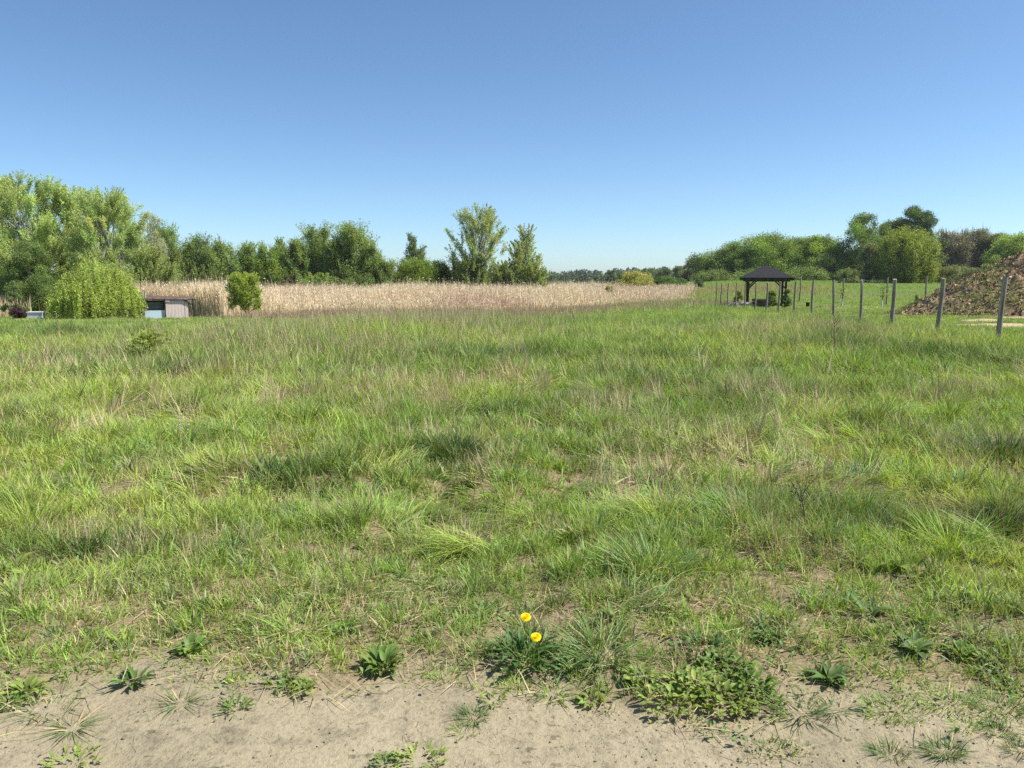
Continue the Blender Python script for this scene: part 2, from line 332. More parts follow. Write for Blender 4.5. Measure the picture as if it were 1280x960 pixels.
def meadow(seed, y0, y1, tufts, per, wid, segs, rad):
    r = rng(seed); mg, md = MB(), MB()
    x, y = wedge(r, y0, y1, tufts)
    u = x / np.maximum(y, 1)
    k = keep_mask(x, y)
    reeds = (y > reed_front(x)) & (u < .25)
    k &= ~reeds
    ey = y - edge(x); de = np.clip(ey / .2 + .9 * (vnoise(x * 6, y * 6, 19) - .35), 0, 1); k &= (r.random(len(x)) < .12 + .88 * de) | (ey < -.02)
    x, y = x[k], y[k]
    dry, dk, yel = fields(x, y)
    hh = gheight(x, y); n = len(x)
    kind = r.random(n)                                                # tuft kind
    isdry = r.random(n) < dry * .72 + .10 - .06 * ss(9, 18, y)
    tc = GREEN * (1 - yel[:, None]) + YGREEN * yel[:, None]
    tc = np.where((kind < .14)[:, None], BLUEG, tc)
    tc = tc * (1 - dk[:, None]) + DGREEN * dk[:, None]
    tc *= (1 + .18 * r.normal(size=(n, 1))).clip(.5, 1.6) * (1 + .07 * r.normal(size=(n, 3)))
    dc = STRAW + (PINK - STRAW) * np.clip(ss(14, 26, y) * .6 + .25 * r.normal(size=n), 0, 1)[:, None]
    dc *= (1 + .15 * r.normal(size=(n, 1))).clip(.6, 1.4)
    hh = hh * (1 + .3 * dk) * np.where(kind > .9, 1.35, 1.0)
    idx = np.repeat(np.arange(n), per); N = len(idx)
    ph = r.random(N) * 2 * pi; rr = rad * np.sqrt(r.random(N)) * (.6 + .8 * r.random(n)[idx])
    bx, by = x[idx] + np.cos(ph) * rr, y[idx] + np.sin(ph) * rr
    head = ph + r.normal(size=N) * .8
    tl = (r.normal(size=n) * .25)[idx]; th = (r.random(n) * 2 * pi)[idx]
    L = hh[idx] * (.45 + .75 * r.random(N)); wd = wid * (.6 + .8 * r.random(N)) * np.where(kind[idx] < .2, 1.5, 1)
    a0 = .1 + .35 * np.abs(r.normal(size=N)); a1 = a0 + .25 + .9 * r.random(N) ** 1.5
    flop = r.random(N) < .12; a1 = np.where(flop, a1 + .8, a1)
    lodge = ss(.56, .66, fbm(x * 1.7, y * 1.7, 95)) * ss(.5, 1.5, y - edge(x)) * ss(16, 9, y); ld_ = (lodge[idx] > r.random(N) * .9)
    ldir = (2 * pi * fbm(x * .9, y * .9, 97) * 2.5)[idx]; head = np.where(ld_, ldir + r.normal(size=N) * .35, head); a0 = np.where(ld_, a0 + .45, a0); a1 = np.where(ld_, a0 + .55 + .5 * r.random(N), a1); L = np.where(ld_, L * 1.35, L)
    broad = (kind[idx] < .22) & (r.random(N) < .45); wd = np.where(broad & (y[idx] < 12), wd * 1.7, wd)
    bz = height(bx, by) - .01
    base = np.stack([bx, by, bz], 1)
    d = isdry[idx]; pb = d & (r.random(N) < .75)
    g = ~pb
    cg = np.clip(tc[idx] * (1 + .16 * r.normal(size=(N, 1))), .01, .6)
    ct = cg * np.where(r.random(N) < .12, 1.0, 1.0)[:, None]
    tipdry = r.random(N) < .17; ct = np.where(tipdry[:, None], cg * .4 + STRAW * .6, ct)
    blades(mg, base[g], L[g], wd[g], head[g], a0[g], a1[g], (cg * .85 + STRAW * .08)[g], ct[g], segs)
    cdr = np.clip(dc[idx] * (1 + .15 * r.normal(size=(N, 1))), .02, .7)
    cdr = cdr * (1 - .0 * d[:, None])
    lie = r.random(N) < np.where(y[idx] < 9, .75, .45)
    a0d = np.where(lie, .9 + .5 * r.random(N), .08 + .25 * np.abs(r.normal(size=N))); a1d = np.where(lie, 1.3 + .5 * r.random(N), a0d + .3 * r.random(N))
    Ld = L * np.where(lie, 1.0, 1.15)
    blades(md, base[pb], Ld[pb], wd[pb] * .75, head[pb], a0d[pb], a1d[pb], cdr[pb], cdr[pb], segs)
    return mg, md
def reed_front(x):
    return np.interp(x, _rx, _ry) + 3.5 * (vnoise(x * .35, 1, 3) - .5) + 2.0 * (vnoise(x * 1.1, 2, 4) - .5)
_rp = np.array([G(px, py)[:2] for px, py in [(225, 398), (300, 394), (400, 391), (500, 392), (600, 391), (700, 387), (780, 382), (830, 378), (872, 373)]])
_rx, _ry = _rp[:, 0], _rp[:, 1]
allg, alld = MB(), MB()
for i, a in enumerate([(2.3, 5.2, 330, 22, .0052, 3, .04), (5.2, 10.5, 150, 22, .0075, 3, .055), (10.5, 22, 58, 20, .0125, 2, .09), (22, 46, 18, 16, .022, 1, .17), (46, 80, 6, 12, .045, 1, .25)]):
    g_, d_ = meadow(100 + i, *a)
    tag(g_.build('meadow_grass', M_GRASS), 'fresh green spring grass of the wild meadow', kind='stuff')
    tag(d_.build('dry_grass', M_DRY), 'straw coloured dead grass standing and lying among the green', kind='stuff')

# low rusty dry stand in front of the reeds
r = rng(330); mb = MB()
for px, py, rx, ry, hh_, n in ((320, 433, 2.4, .9, .26, 2600), (385, 427, 2.2, .9, .26, 2200), (440, 396, 5, 3, .55, 3200), (545, 402, 4.5, 4, .55, 4200), (480, 408, 3.5, 2, .35, 1500), (620, 398, 4, 3, .5, 2000), (520, 394, 4, 2.5, .6, 1800), (690, 393, 5, 3, .6, 2000), (745, 390, 5, 3, .6, 2000), (805, 386, 6, 4, .55, 2200), (360, 398, 4, 2, .5, 1300), (855, 382, 5, 4, .5, 1800)):
    g = G(px, py); x = g[0] + r.normal(size=n) * rx * .55; y = g[1] + r.normal(size=n) * ry * .55; c = jit(r, np.array([.36, .235, .15])[None] * (1 - .0) + (PINK - [.36, .235, .15]) * r.random((n, 1)), n, .2)
    a = np.abs(r.normal(size=n)) * .2; blades(mb, np.stack([x, y, height(x, y) - .02], 1), hh_ * (.5 + .7 * r.random(n)), .022, r.random(n) * 6.28, a, a + .3 * r.random(n), c, c, 2, .7)
tag(mb.build('rusty_dry_grass', M_DRY), 'rusty brown dry grass patches in front of the pale reeds', kind='stuff')
# flattened thatch and dead bits near the path
r = rng(300); mb = MB()
x, y = wedge(r, 2.2, 7.5, 700); k = keep_mask(x, y) & (r.random(len(x)) < .35 + .65 * fields(x, y)[0]); x, y = x[k], y[k]; n = len(x)
blades(mb, np.stack([x, y, height(x, y) + .004 + .02 * r.random(n)], 1), .06 + .14 * r.random(n), .003 + .002 * r.random(n), r.random(n) * 2 * pi, 1.2 + .35 * r.random(n), 1.4 + .5 * r.random(n), jit(r, STRAW * .9, n, .25), jit(r, STRAW, n, .25), 2)
tag(mb.build('grass_thatch', M_DRY), 'flattened dead grass lying near the path', kind='stuff')
# thin seed stalks standing above the grass
mb = MB(); x, y = wedge(r, 4.0, 26, 3.5); k = keep_mask(x, y) & (r.random(len(x)) < .25 + fields(x, y)[0]); x, y = x[k], y[k]; n = len(x)
hh = gheight(x, y) * (1.2 + .7 * r.random(n)); hd = r.random(n) * 6.28; B = np.stack([x, y, height(x, y)], 1); ww = np.maximum(.0016, y * .00042)
c = jit(r, STRAW * .95, n, .2)
blades(mb, B, hh, ww * 1.3, hd, .05 + .12 * r.random(n), .25 + .3 * r.random(n), c, c, 3)
for j in range(5):
    q = B + np.stack([np.cos(hd) * hh * .17, np.sin(hd) * hh * .17, hh * (.84 + .03 * j)], 1) + r.normal(size=(n, 3)) * .006
    leaf_cards(mb, q, ww * 4, jit(r, PINK * 1.05, n, .2), r, .35, .8)
tag(mb.build('seed_stalks', M_DRY), 'thin dry seed stalks rising over the grass', kind='stuff')

# short yard and far field grass on the right
r = rng(310); mb = MB()
y = np.sqrt(r.random(90000) * (175 ** 2 - 60 ** 2) + 60 ** 2); x = y * (.2 + .56 * r.random(len(y)))
n = len(x); t = ss(.5, .66, fbm(x * .05, y * .05, 61)); band = .8 * ss(80, 92, y) * ss(135, 115, y) * ss(.48, .36, x / y) * ss(.2, .42, fbm(x * .1, y * .1, 63))
t = np.maximum(t * .6, band)
c = (GREEN * 1.15)[None] * (1 - t[:, None]) + (STRAW * .7)[None] * t[:, None]; c = np.clip(c * (1 + .18 * r.normal(size=(n, 1))), .01, .6)
blades(mb, np.stack([x, y, height(x, y) - .02], 1), (.14 + .35 * band) * (.6 + .8 * r.random(n)), .05 * y / 60, r.random(n) * 6.28, .3 * r.random(n), .6 * r.random(n) + .2, c, c, 1)
tag(mb.build('field_grass', M_GRASS), 'short grass of the yard and far field before the wood', kind='stuff')

# ------------------------------------------------------------------ reeds
r = rng(320); mb = MB()
n = 210000; y = 50 + 62 * r.random(n) ** 1.5; x = (-.55 + .81 * r.random(n)) * y
k = (y > reed_front(x)) & (x / y > -.53) & (x / y < .245 - .05 * vnoise(y * .2, 3)) & ~((x / y < -.40) & (y < 47)); k &= (vnoise(x * .6, y * .6, 12) > .3) | (y > reed_front(x) + 4) | (x / y < -.33); x, y = x[k], y[k]; n = len(x)
f0 = np.clip((y - reed_front(x)) / 7 + .25 * (vnoise(x * 1.3, y * 1.3, 6) - .5), 0, 1); rt = ss(.08, .2, x / y)
hh = (.75 + 1.15 * f0) * (1 - .42 * rt) * (.62 + .5 * r.random(n)) * (.75 + .5 * vnoise(x * .25, y * .25, 5))
c0 = np.array([.66, .55, .39]); c1 = np.array([.54, .42, .31]); q = np.clip(.35 * rt + ss(.45, .75, fbm(x * .12, y * .12, 71)) * .8, 0, 1)[:, None]
c = (c0 * (1 - q) + c1 * q) * (1 + .16 * r.normal(size=(n, 1)))
hh = hh * np.where(r.random(n) < .05, 1.22, 1); hd = r.random(n) * 6.28; B = np.stack([x, y, height(x, y) - .05], 1); lean = .03 + .14 * np.abs(r.normal(size=n))
blades(mb, B, hh, .032 + .026 * r.random(n), hd, lean, lean + .15 * r.random(n), c * .95, c, 2, .6)
m = r.random(n) < .5; hq = hh[m] * (.55 + .45 * r.random(m.sum()))
leaf_cards(mb, B[m] + np.stack([np.cos(hd[m]) * hq * .1, np.sin(hd[m]) * hq * .1, hq * .97], 1), .2, np.clip(c[m] * [.95, .9, .85], .02, .6), r, .32, 1.6)
tag(mb.build('reed_bed', M_DRY), 'tall pale dry reeds filling the wet hollow across the middle', kind='stuff')
mb = MB(); n = 900; x = -.69 * 50 + r.normal(size=n) * 1.2; y = 50 + r.normal(size=n) * 1.5; hd = r.random(n) * 6.28
c = jit(r, (.46, .36, .24), n, .18); blades(mb, np.stack([x, y, height(x, y)], 1), 1.5 * (.6 + .5 * r.random(n)), .05, hd, .1, .25, c, c, 2, .6)
tag(mb.build('dry_reed_clump', M_DRY), 'small clump of pale dry reeds at the left edge beside the purple shrub', 'reeds')

# ------------------------------------------------------------------ trees
PROF = {'oval': ([0, .12, .4, .7, .9, 1], [.75, .92, 1, .78, .42, .06]), 'cone': ([0, .15, .5, .8, 1], [.75, 1, .72, .36, .05]),
        'up': ([0, .2, .5, .8, .95, 1], [.65, .95, 1, .78, .42, .12]), 'dome': ([0, .25, .55, .8, .95, 1], [.86, 1, .92, .66, .3, .05]),
        'broad': ([0, .3, .6, .85, 1], [.8, 1, .98, .66, .15]), 'low': ([0, .3, .7, 1], [1, 1, .75, .2])}
def tree(name, label, cat, px, top, Y, wpx, prof='oval', t0=.12, col=(.07, .11, .03), var=.13, K=60, cr=.22, cz=1.0, n=None, leaf=None, seed=1, group=None, droop=0, upw=0, bark=None, trunks=1, aspect=.55, cover=7.5, vspread=.13, sparse=0, twig=0, twigcol=(.17, .14, .12), depth=1.0, limb=1.0, lobe=1.0, spray=0.0):
    r = rng(seed * 7 + 11)
    b = P(px, 345, Y); bx, by = b[0], b[1]; bz = hz(bx, by) - .05
    H = P(px, top, Y)[2] - bz; Rm = wpx / F * Y / 2
    root = empty(name, (bx, by, bz), label, cat, group)
    tt, rr_ = PROF[prof]
    t = r.random(K * 6); pr = np.interp(t, tt, rr_); t = t[r.random(K * 6) < pr][:K]; K = len(t)
    pr = np.interp(t, tt, rr_); ph = r.random(K) * 2 * pi
    lob = 1 + lobe * (.22 * np.sin(3 * ph + r.random() * 6 + 5 * t) + .12 * np.sin(5 * ph + 9 * t))
    rad = pr * Rm * lob * (r.random(K) ** .42) * .88
    crad = cr * Rm * (.6 + .7 * r.random(K))
    zc = (t0 + (1 - t0) * t) * H; zc = np.where(zc > .75 * H, np.minimum(zc, H - crad * (cz + .5 * (upw > 0) + .35 * (spray > 0)) * (.75 + .7 * r.random(K))), zc)
    cc = np.stack([np.cos(ph) * rad, np.sin(ph) * rad * depth, zc], 1)
    # trunk and limbs
    mb = MB(); tr0 = max(.02, .017 * H)
    tops = []
    for k in range(trunks):
        a = r.random() * 6.28; sp = 0 if trunks == 1 else Rm * .45 * r.random()
        e = np.array([math.cos(a) * sp, math.sin(a) * sp, H * (.86 if trunks == 1 else .6 + .25 * r.random())]); o = np.array([math.cos(a), math.sin(a), 0]) * (0 if trunks == 1 else .12 * Rm)
        s = np.linspace(0, 1, 7)[:, None]; pts = o + (e - o) * s + r.normal(size=(7, 3)) * [Rm * .03, Rm * .03, 0] * s
        tube(mb, pts, tr0 * (1.15 - 1.0 * s[:, 0]) / (1 if trunks == 1 else 1.5), 6); tops.append(pts)
    for k in range(0, K, 1 if K < 90 else 2):
        pts = tops[k % trunks]; zz = cc[k, 2] * (.35 + .35 * r.random()); q = np.array([np.interp(zz, pts[:, 2], pts[:, i]) for i in range(3)])
        m_ = q * .45 + cc[k] * .55 + [0, 0, .06 * H * (r.random() - .2)]
        tube(mb, np.stack([q, m_, cc[k]]), np.array([.42, .25, .08]) * tr0 * limb, 4, cap=False)
    mb.build('trunk', bark or M_BARK, root)
    # leaves
    lf = leaf or 1.2 * Y / 768
    if n is None: n = int(1.9 * cover * (wpx * .8) * ((H * F / Y) * .8) * (1 - sparse))
    w = crad ** 2; own = r.choice(K, n, p=w / w.sum())
    d = r.normal(size=(n, 3)); d /= np.linalg.norm(d, axis=1)[:, None]; d *= (r.random(n) ** .45 * (1 + .18 * r.normal(size=n)))[:, None]
    p = cc[own] + d * crad[own][:, None] * [1, 1, cz]
    if upw:                             # upright sprays: leaves strung along rising twigs
        s_ = r.random(n); od = cc * [1, 1, 0]; od /= np.linalg.norm(od, axis=1)[:, None] + 1e-6
        nt_ = 5; tw = r.integers(0, nt_, n); td = r.normal(size=(K, nt_, 3)) * .35 + od[:, None] * .45 + [0, 0, 1]; td /= np.linalg.norm(td, axis=2)[:, :, None]
        p = cc[own] + td[own, tw] * ((s_ - .25) * upw * crad[own] * 2.0)[:, None] + r.normal(size=(n, 3)) * crad[own][:, None] * (.22 * (1.15 - s_)[:, None])
    if spray:                           # loose rising shoots outside the clumps
        ms = r.random(n) < spray; k_ = int(ms.sum()); sh = r.integers(0, 6, k_); od = cc[own[ms]] * [1, 1, 0]; od /= np.linalg.norm(od, axis=1)[:, None] + 1e-6
        an = sh * 1.05 + own[ms]; td = od * .5 + np.stack([.4 * np.cos(an), .4 * np.sin(an), np.ones(k_)], 1); td /= np.linalg.norm(td, axis=1)[:, None]
        p[ms] = cc[own[ms]] + td * (r.random(k_) * 1.75 * cz * crad[own[ms]])[:, None] + r.normal(size=(k_, 3)) * .09 * crad[own[ms]][:, None]
    p[:, 2] = np.maximum(p[:, 2], .06)
    cl = np.asarray(col) * np.clip(1 + vspread * r.normal(size=(K, 1)), .55, 1.6) * (1 + .035 * r.normal(size=(K, 3)))
    c = np.clip(cl[own] * (1 + var * r.normal(size=(n, 1))) * (1 + .05 * r.normal(size=(n, 3))), .006, .6)
    mb = MB(); leaf_cards(mb, p, lf * (.6 + .8 * r.random(n)), c, r, aspect, 0, droop)
    mb.build('crown', M_LEAF, root)
    if twig:
        mb = MB(); o2 = r.choice(K, twig); q = cc[o2] * [1, 1, .92]; hd = np.arctan2(q[:, 1], q[:, 0]) + r.normal(size=twig) * .9
        tc_ = jit(r, twigcol, twig, .2); a = np.abs(r.normal(size=twig)) * .5
        blades(mb, q + r.normal(size=(twig, 3)) * crad[o2][:, None] * .4, crad[o2] * (.8 + 1.1 * r.random(twig)), lf * .4, hd, a, a * .6, tc_, tc_, 2)
        tag(mb.build('twigs', M_TWIG, root), kind='stuff')
    return root

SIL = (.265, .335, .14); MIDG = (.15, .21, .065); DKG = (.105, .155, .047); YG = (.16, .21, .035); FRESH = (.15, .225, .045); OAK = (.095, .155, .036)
# left-hand group
TL = [('dark_tree', 'dark bushy tree at the left edge behind the silvery poplars', -8, 252, 66, 100, dict(prof='broad', t0=.02, col=DKG, K=90, cover=8)),
      ('dark_tree', 'low dark thicket tree under the leftmost poplar', 42, 300, 54, 90, dict(prof='low', t0=.02, col=DKG, K=70, cover=7)),
      ('silver_poplar', 'tallest silvery poplar at the left edge, its spires against the sky', 38, 217, 60, 124, dict(prof='up', t0=.06, col=SIL, K=200, cr=.18, upw=1.3, spray=.25, lobe=.5, trunks=4, bark=M_BIRCH, cover=8)),
      ('silver_poplar', 'silvery poplar in the middle of the left group, behind the weeping willow', 98, 232, 63, 106, dict(prof='up', t0=.05, col=SIL, K=190, cr=.18, upw=1.3, spray=.25, lobe=.5, trunks=3, bark=M_BIRCH, cover=8)),
      ('silver_poplar', 'rightmost silvery poplar of the left group, sloping down towards the shed', 142, 234, 58, 96, dict(prof='oval', t0=.02, col=SIL, K=170, cr=.2, upw=1.3, spray=.25, lobe=.5, trunks=3, bark=M_BIRCH, cover=8)),
      ('willow_shrub', 'pale spreading willow shrub behind the shed roof', 188, 312, 56, 92, dict(prof='cone', t0=.02, col=(.2, .25, .09), K=80, upw=1.3, trunks=4, cover=7)),
      ('young_conifer', 'small pale green sapling in front of the dark thicket at left', 16, 350, 47, 26, dict(prof='cone', t0=.05, col=(.11, .15, .06), K=30, cover=5)),
      ('bare_birch', 'thin pale nearly leafless birch rising between poplars and dark wood', 191, 262, 84, 42, dict(prof='oval', t0=.35, col=(.24, .27, .17), K=40, cr=.25, sparse=.78, bark=M_BIRCH, twig=260, twigcol=(.4, .38, .34), trunks=2))]
for i, (nm, lb, px, tp, Y, w, kw) in enumerate(TL): tree(nm, lb, 'tree', px, tp, Y, w, seed=10 + i, group='trees of the left group', **kw)

# the wood behind the reeds
WL = [(212, 281, 97, 60, 'bushy dark tree at the left end of the wood, beside the pale birch', MIDG, 'oval'), (246, 292, 99, 54, 'dark tree second from the left in the wood behind the reeds', DKG, 'oval'),
      (280, 300, 98, 50, 'dull green tree above the gap between shed and young round tree', MIDG, 'oval'), (308, 303, 99, 46, 'tree of the wood directly behind the young round tree', MIDG, 'oval'),
      (337, 305, 97, 42, 'lower tree of the wood just right of the young round tree', FRESH, 'oval'), (352, 298, 104, 30, 'narrow pointed tree with a pale trunk in the wood', MIDG, 'cone'),
      (372, 297, 98, 38, 'slim tree left of the two tall rounded trees of the wood', MIDG, 'oval'), (396, 281, 100, 56, 'tall rounded tree left of the tallest one in the wood', MIDG, 'oval'),
      (420, 300, 97, 44, 'dark tree filling the gap between the two tallest of the wood', DKG, 'oval'), (442, 278, 97, 62, 'tallest rounded tree of the wood near its right end', MIDG, 'oval'),
      (468, 300, 96, 36, 'tree on the right shoulder of the tallest rounded tree', MIDG, 'oval'), (484, 325, 95, 34, 'small tree at the right end of the wood, left of the round bush', MIDG, 'oval'),
      (262, 318, 116, 60, 'tree half hidden in the second row of the wood at left', DKG, 'broad'), (322, 318, 118, 70, 'tree half hidden in the second row of the wood, middle', DKG, 'broad'), (400, 312, 116, 80, 'tree half hidden in the second row behind the tall rounded trees', DKG, 'broad')]
for i, (px, tp, Y, w, lb, c, pf) in enumerate(WL):
    tree('woodland_tree', lb, 'tree', px, tp, Y, w, pf, t0=.0, col=c, K=95, cr=.26, cz=1.25, spray=.3 if i < 12 else 0, seed=40 + i, group='trees of the wood behind the reeds', cover=8)
for i, (px, tp, Y, w, lb, c) in enumerate([(236, 322, 82, 48, 'pale green willow shrub in front of the dark wood', (.12, .16, .055)), (268, 336, 80, 40, 'low pale shrub left of the young round tree', (.12, .16, .05)),
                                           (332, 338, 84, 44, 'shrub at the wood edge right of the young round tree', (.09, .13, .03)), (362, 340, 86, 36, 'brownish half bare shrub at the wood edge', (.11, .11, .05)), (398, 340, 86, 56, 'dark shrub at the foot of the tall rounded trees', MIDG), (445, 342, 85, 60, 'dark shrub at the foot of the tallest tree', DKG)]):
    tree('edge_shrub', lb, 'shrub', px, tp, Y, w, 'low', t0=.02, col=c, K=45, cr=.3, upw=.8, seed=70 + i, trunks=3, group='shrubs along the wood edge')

# centre
tree('slender_tree', 'dull green tree top rising behind the round bush in the centre', 'tree', 516, 293, 125, 38, 'oval', t0=.1, col=(.095, .135, .055), K=60, cr=.26, spray=.3, lobe=.5, seed=81, cover=6)
tree('round_bush', 'big rounded bright green bush standing behind the reeds', 'bush', 519, 321, 86, 64, 'dome', t0=.0, col=(.12, .18, .028), K=150, cr=.2, lobe=.3, spray=.15, seed=82, trunks=5, vspread=.1, cover=9)
tree('round_bush', 'darker bush on the right side of the big rounded one', 'bush', 549, 325, 90, 48, 'dome', t0=.0, col=(.09, .14, .028), K=100, cr=.22, lobe=.4, seed=83, trunks=4, cover=9)
tree('poplar', 'tall loose poplar in the centre with several upright tops', 'tree', 601, 256, 88, 70, 'up', t0=.06, col=(.22, .275, .12), K=120, cr=.21, upw=1.3, spray=.2, lobe=.7, seed=84, trunks=4, bark=M_BIRCH, cover=4.2)
tree('poplar', 'shorter pointed poplar right of the tall loose one', 'tree', 656, 284, 90, 54, 'cone', t0=.03, col=(.21, .265, .115), K=85, cr=.24, upw=1.5, seed=85, trunks=3, bark=M_BIRCH, cover=4.6)
tree('poplar_thicket', 'low thicket at the foot of the tall poplar', 'shrub', 588, 322, 86, 56, 'low', t0=.0, col=(.14, .185, .07), K=60, upw=1.2, seed=86, trunks=4)
tree('poplar_thicket', 'yellowish low thicket right of the pointed poplar', 'shrub', 668, 318, 87, 44, 'cone', t0=.0, col=(.18, .23, .075), K=55, upw=1.3, seed=87, trunks=4, cover=6)
tree('poplar_thicket', 'low thicket filling the gap between the two poplars', 'shrub', 634, 328, 88, 50, 'low', t0=.0, col=(.15, .2, .075), K=55, upw=1.2, seed=88, trunks=4)
tree('young_round_tree', 'small round yellow green tree on a short dark stem before the reeds', 'tree', 304, 340, 47.3, 45, 'dome', t0=.2, col=(.185, .24, .045), K=130, cr=.2, lobe=.8, spray=.45, seed=89, trunks=4, cover=8, bark=M_DARKWOOD)
for i, (px, tp, Y, w, lb, c) in enumerate([(796, 337, 108, 46, 'yellow leaved bush standing out of the reeds right of centre', (.23, .24, .075)), (830, 345, 128, 34, 'green bush just right of the yellow bush', (.07, .12, .03)), (848, 347, 132, 24, 'small green bush left of the pale field', (.07, .115, .03)),
                                           (762, 357, 78, 16, 'tiny yellowish shrub in the reeds left of the yellow bush', (.17, .2, .05)), (874, 347, 118, 14, 'tiny dark bush at the edge of the pale field', (.06, .1, .03))]):
    tree('bush', lb, 'bush', px, tp, Y, w, 'dome', t0=.0, col=c, K=40, cr=.3, seed=100 + i, trunks=3)
for i, (px, tp, Y, w, lb) in enumerate([(764, 334, 300, 14, 'small far tree rising over the horizon wood above the reeds'), (808, 335, 280, 26, 'far tree behind the yellow bush'), (832, 333, 270, 26, 'far round tree above the green bush'), (850, 331, 250, 22, 'far tree next to the left end of the big wood'), (778, 337, 320, 24, 'far low tree left of the yellow bush')]):
    tree('far_tree', lb, 'tree', px, tp, Y, w, 'broad', t0=.0, col=(.075, .11, .045), K=30, cr=.3, seed=110 + i, group='far trees on the horizon')

# weeping willow: hanging strands
def weeping(name, label, px, top, Y, wpx, seed):
    r = rng(seed); b = P(px, 345, Y); bz = hz(b[0], b[1]) - .03; H = P(px, top, Y)[2] - bz; Rm = wpx / F * Y / 2
    root = empty(name, (b[0], b[1], bz), label, 'tree', 'trees of the left group'); mb = MB(); lv = MB(); m = 800
    for k in range(9):
        a = k * .7; e = np.array([math.cos(a) * Rm * .55, math.sin(a) * Rm * .55, H * (.75 + .2 * r.random())]); s = np.linspace(0, 1, 6)[:, None]
        tube(mb, [math.cos(a) * .15, math.sin(a) * .15, 0] + e * s * [1, 1, 1] - [0, 0, 0] + np.sin(s * pi) * [0, 0, .3], .07 * (1.1 - s[:, 0]), 5)
    mb.build('trunk', M_BARK, root)
    lob = np.array([(0, 0, .62, 1.0), (-.5, .1, .42, .74), (.42, -.05, .45, .86), (-.15, -.35, .5, .86), (.2, .4, .5, .92), (-.72, -.1, .3, .5), (.66, .1, .32, .62), (.05, -.55, .36, .66), (-.35, -.5, .3, .55)])
    li = r.choice(len(lob), m, p=lob[:, 2] ** 2 / (lob[:, 2] ** 2).sum()); lx, ly, lr, lh = lob[li].T
    ph = r.random(m) * 6.28; q = np.sqrt(r.random(m)); z0 = H * lh * (np.sqrt(1 - .82 * q ** 2)) * (.84 + .2 * r.random(m)); q = q * (.8 + .45 * r.random(m)); x0 = lx * Rm + np.cos(ph) * q * lr * Rm; y0 = ly * Rm + np.sin(ph) * q * lr * Rm
    z1 = np.maximum(.05, z0 * (.6 * r.random(m) ** 1.4 - .05)); nl = 62; own = np.repeat(np.arange(m), nl); s = np.tile(np.linspace(0, 1, nl), m)
    z = z0[own] + (z1 - z0)[own] * s + .18 * np.sin(s * 3.1) * r.random(m)[own]; x = x0[own] + np.cos(ph[own]) * .25 * np.sin(s * 1.6); y = y0[own] + np.sin(ph[own]) * .25 * np.sin(s * 1.6)
    p = np.stack([x, y, z], 1) + r.normal(size=(len(z), 3)) * [.05, .05, .05]
    cl = np.array([.225, .285, .07]) * np.clip(1 + .3 * r.normal(size=(m, 1)), .4, 1.7)
    leaf_cards(lv, p, .105 * (.6 + .7 * r.random(len(z))), np.clip(cl[own] * (1 + .15 * r.normal(size=(len(z), 1))), .01, .5), r, .38, 0, .6)
    lv.build('crown', M_LEAF, root)
weeping('weeping_willow', 'yellow green weeping willow bush hanging to the grass left of the shed', 118, 317, 43, 110, 5)

# the wood on the right
RW = [(872, 322, 190, 40, 'greyish green tree at the left end of the big wood', (.085, .11, .05), 'broad'), (900, 310, 180, 54, 'tree second from the left in the big wood', OAK, 'broad'), (925, 300, 178, 56, 'tree above the left slope of the gazebo roof', OAK, 'broad'),
      (962, 290, 175, 74, 'large bright crown right above the gazebo roof', FRESH, 'broad'), (1000, 296, 178, 56, 'crown just right of the gazebo roof', OAK, 'broad'), (1022, 292, 172, 56, 'bright crown between gazebo and the tall loose tree', FRESH, 'broad'),
      (1045, 306, 168, 60, 'dark crown at the left foot of the tall loose tree', DKG, 'broad'), (1078, 265, 165, 66, 'tall loose spreading tree left of the big yellow green dome', OAK, 'oval'), (1108, 276, 178, 40, 'thin crown between the two tallest trees', (.08, .105, .05), 'oval'),
      (1143, 255, 176, 50, 'tallest dark tree with a knobbly round crown behind the dome', (.045, .08, .025), 'broad'), (1130, 272, 178, 66, 'dark crown under the tallest knobbly tree', (.045, .08, .025), 'broad'),
      (1268, 292, 172, 60, 'bright green crown behind the soil mound at the right edge', FRESH, 'broad'), (1300, 288, 176, 70, 'green crown at the very right edge of the photo', OAK, 'broad'), (1246, 290, 185, 44, 'green tinged crown right of the grey bare trees', (.1, .12, .05), 'broad'), (1340, 285, 180, 80, 'crown beyond the right edge', FRESH, 'broad')]
for i, (px, tp, Y, w, lb, c, pf) in enumerate(RW[:-1]):
    tree('broadleaf_tree', lb, 'tree', px, tp, Y, w * 1.12, pf, t0=.06, col=c, K=60 if i not in (7, 9) else 70, cr=.28 if i not in (7, 9) else .25, cz=.85, seed=130 + i, group='trees of the wood on the right', cover=8 if i != 7 else 5, vspread=.24, lobe=.9)
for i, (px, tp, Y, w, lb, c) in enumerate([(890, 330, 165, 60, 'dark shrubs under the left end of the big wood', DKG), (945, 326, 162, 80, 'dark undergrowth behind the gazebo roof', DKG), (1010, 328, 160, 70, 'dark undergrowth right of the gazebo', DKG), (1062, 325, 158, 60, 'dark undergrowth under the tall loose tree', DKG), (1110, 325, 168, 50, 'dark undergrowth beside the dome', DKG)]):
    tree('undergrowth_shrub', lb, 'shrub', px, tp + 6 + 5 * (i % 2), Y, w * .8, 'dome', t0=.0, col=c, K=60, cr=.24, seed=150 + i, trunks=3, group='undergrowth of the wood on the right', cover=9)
tree('dome_willow', 'big smooth yellow green dome shaped tree before the dark wood', 'tree', 1133, 286, 140, 82, 'dome', t0=.0, col=(.155, .2, .032), K=230, cr=.17, lobe=.25, spray=.3, seed=160, trunks=7, vspread=.1, cover=8, twig=500, twigcol=(.16, .14, .06))
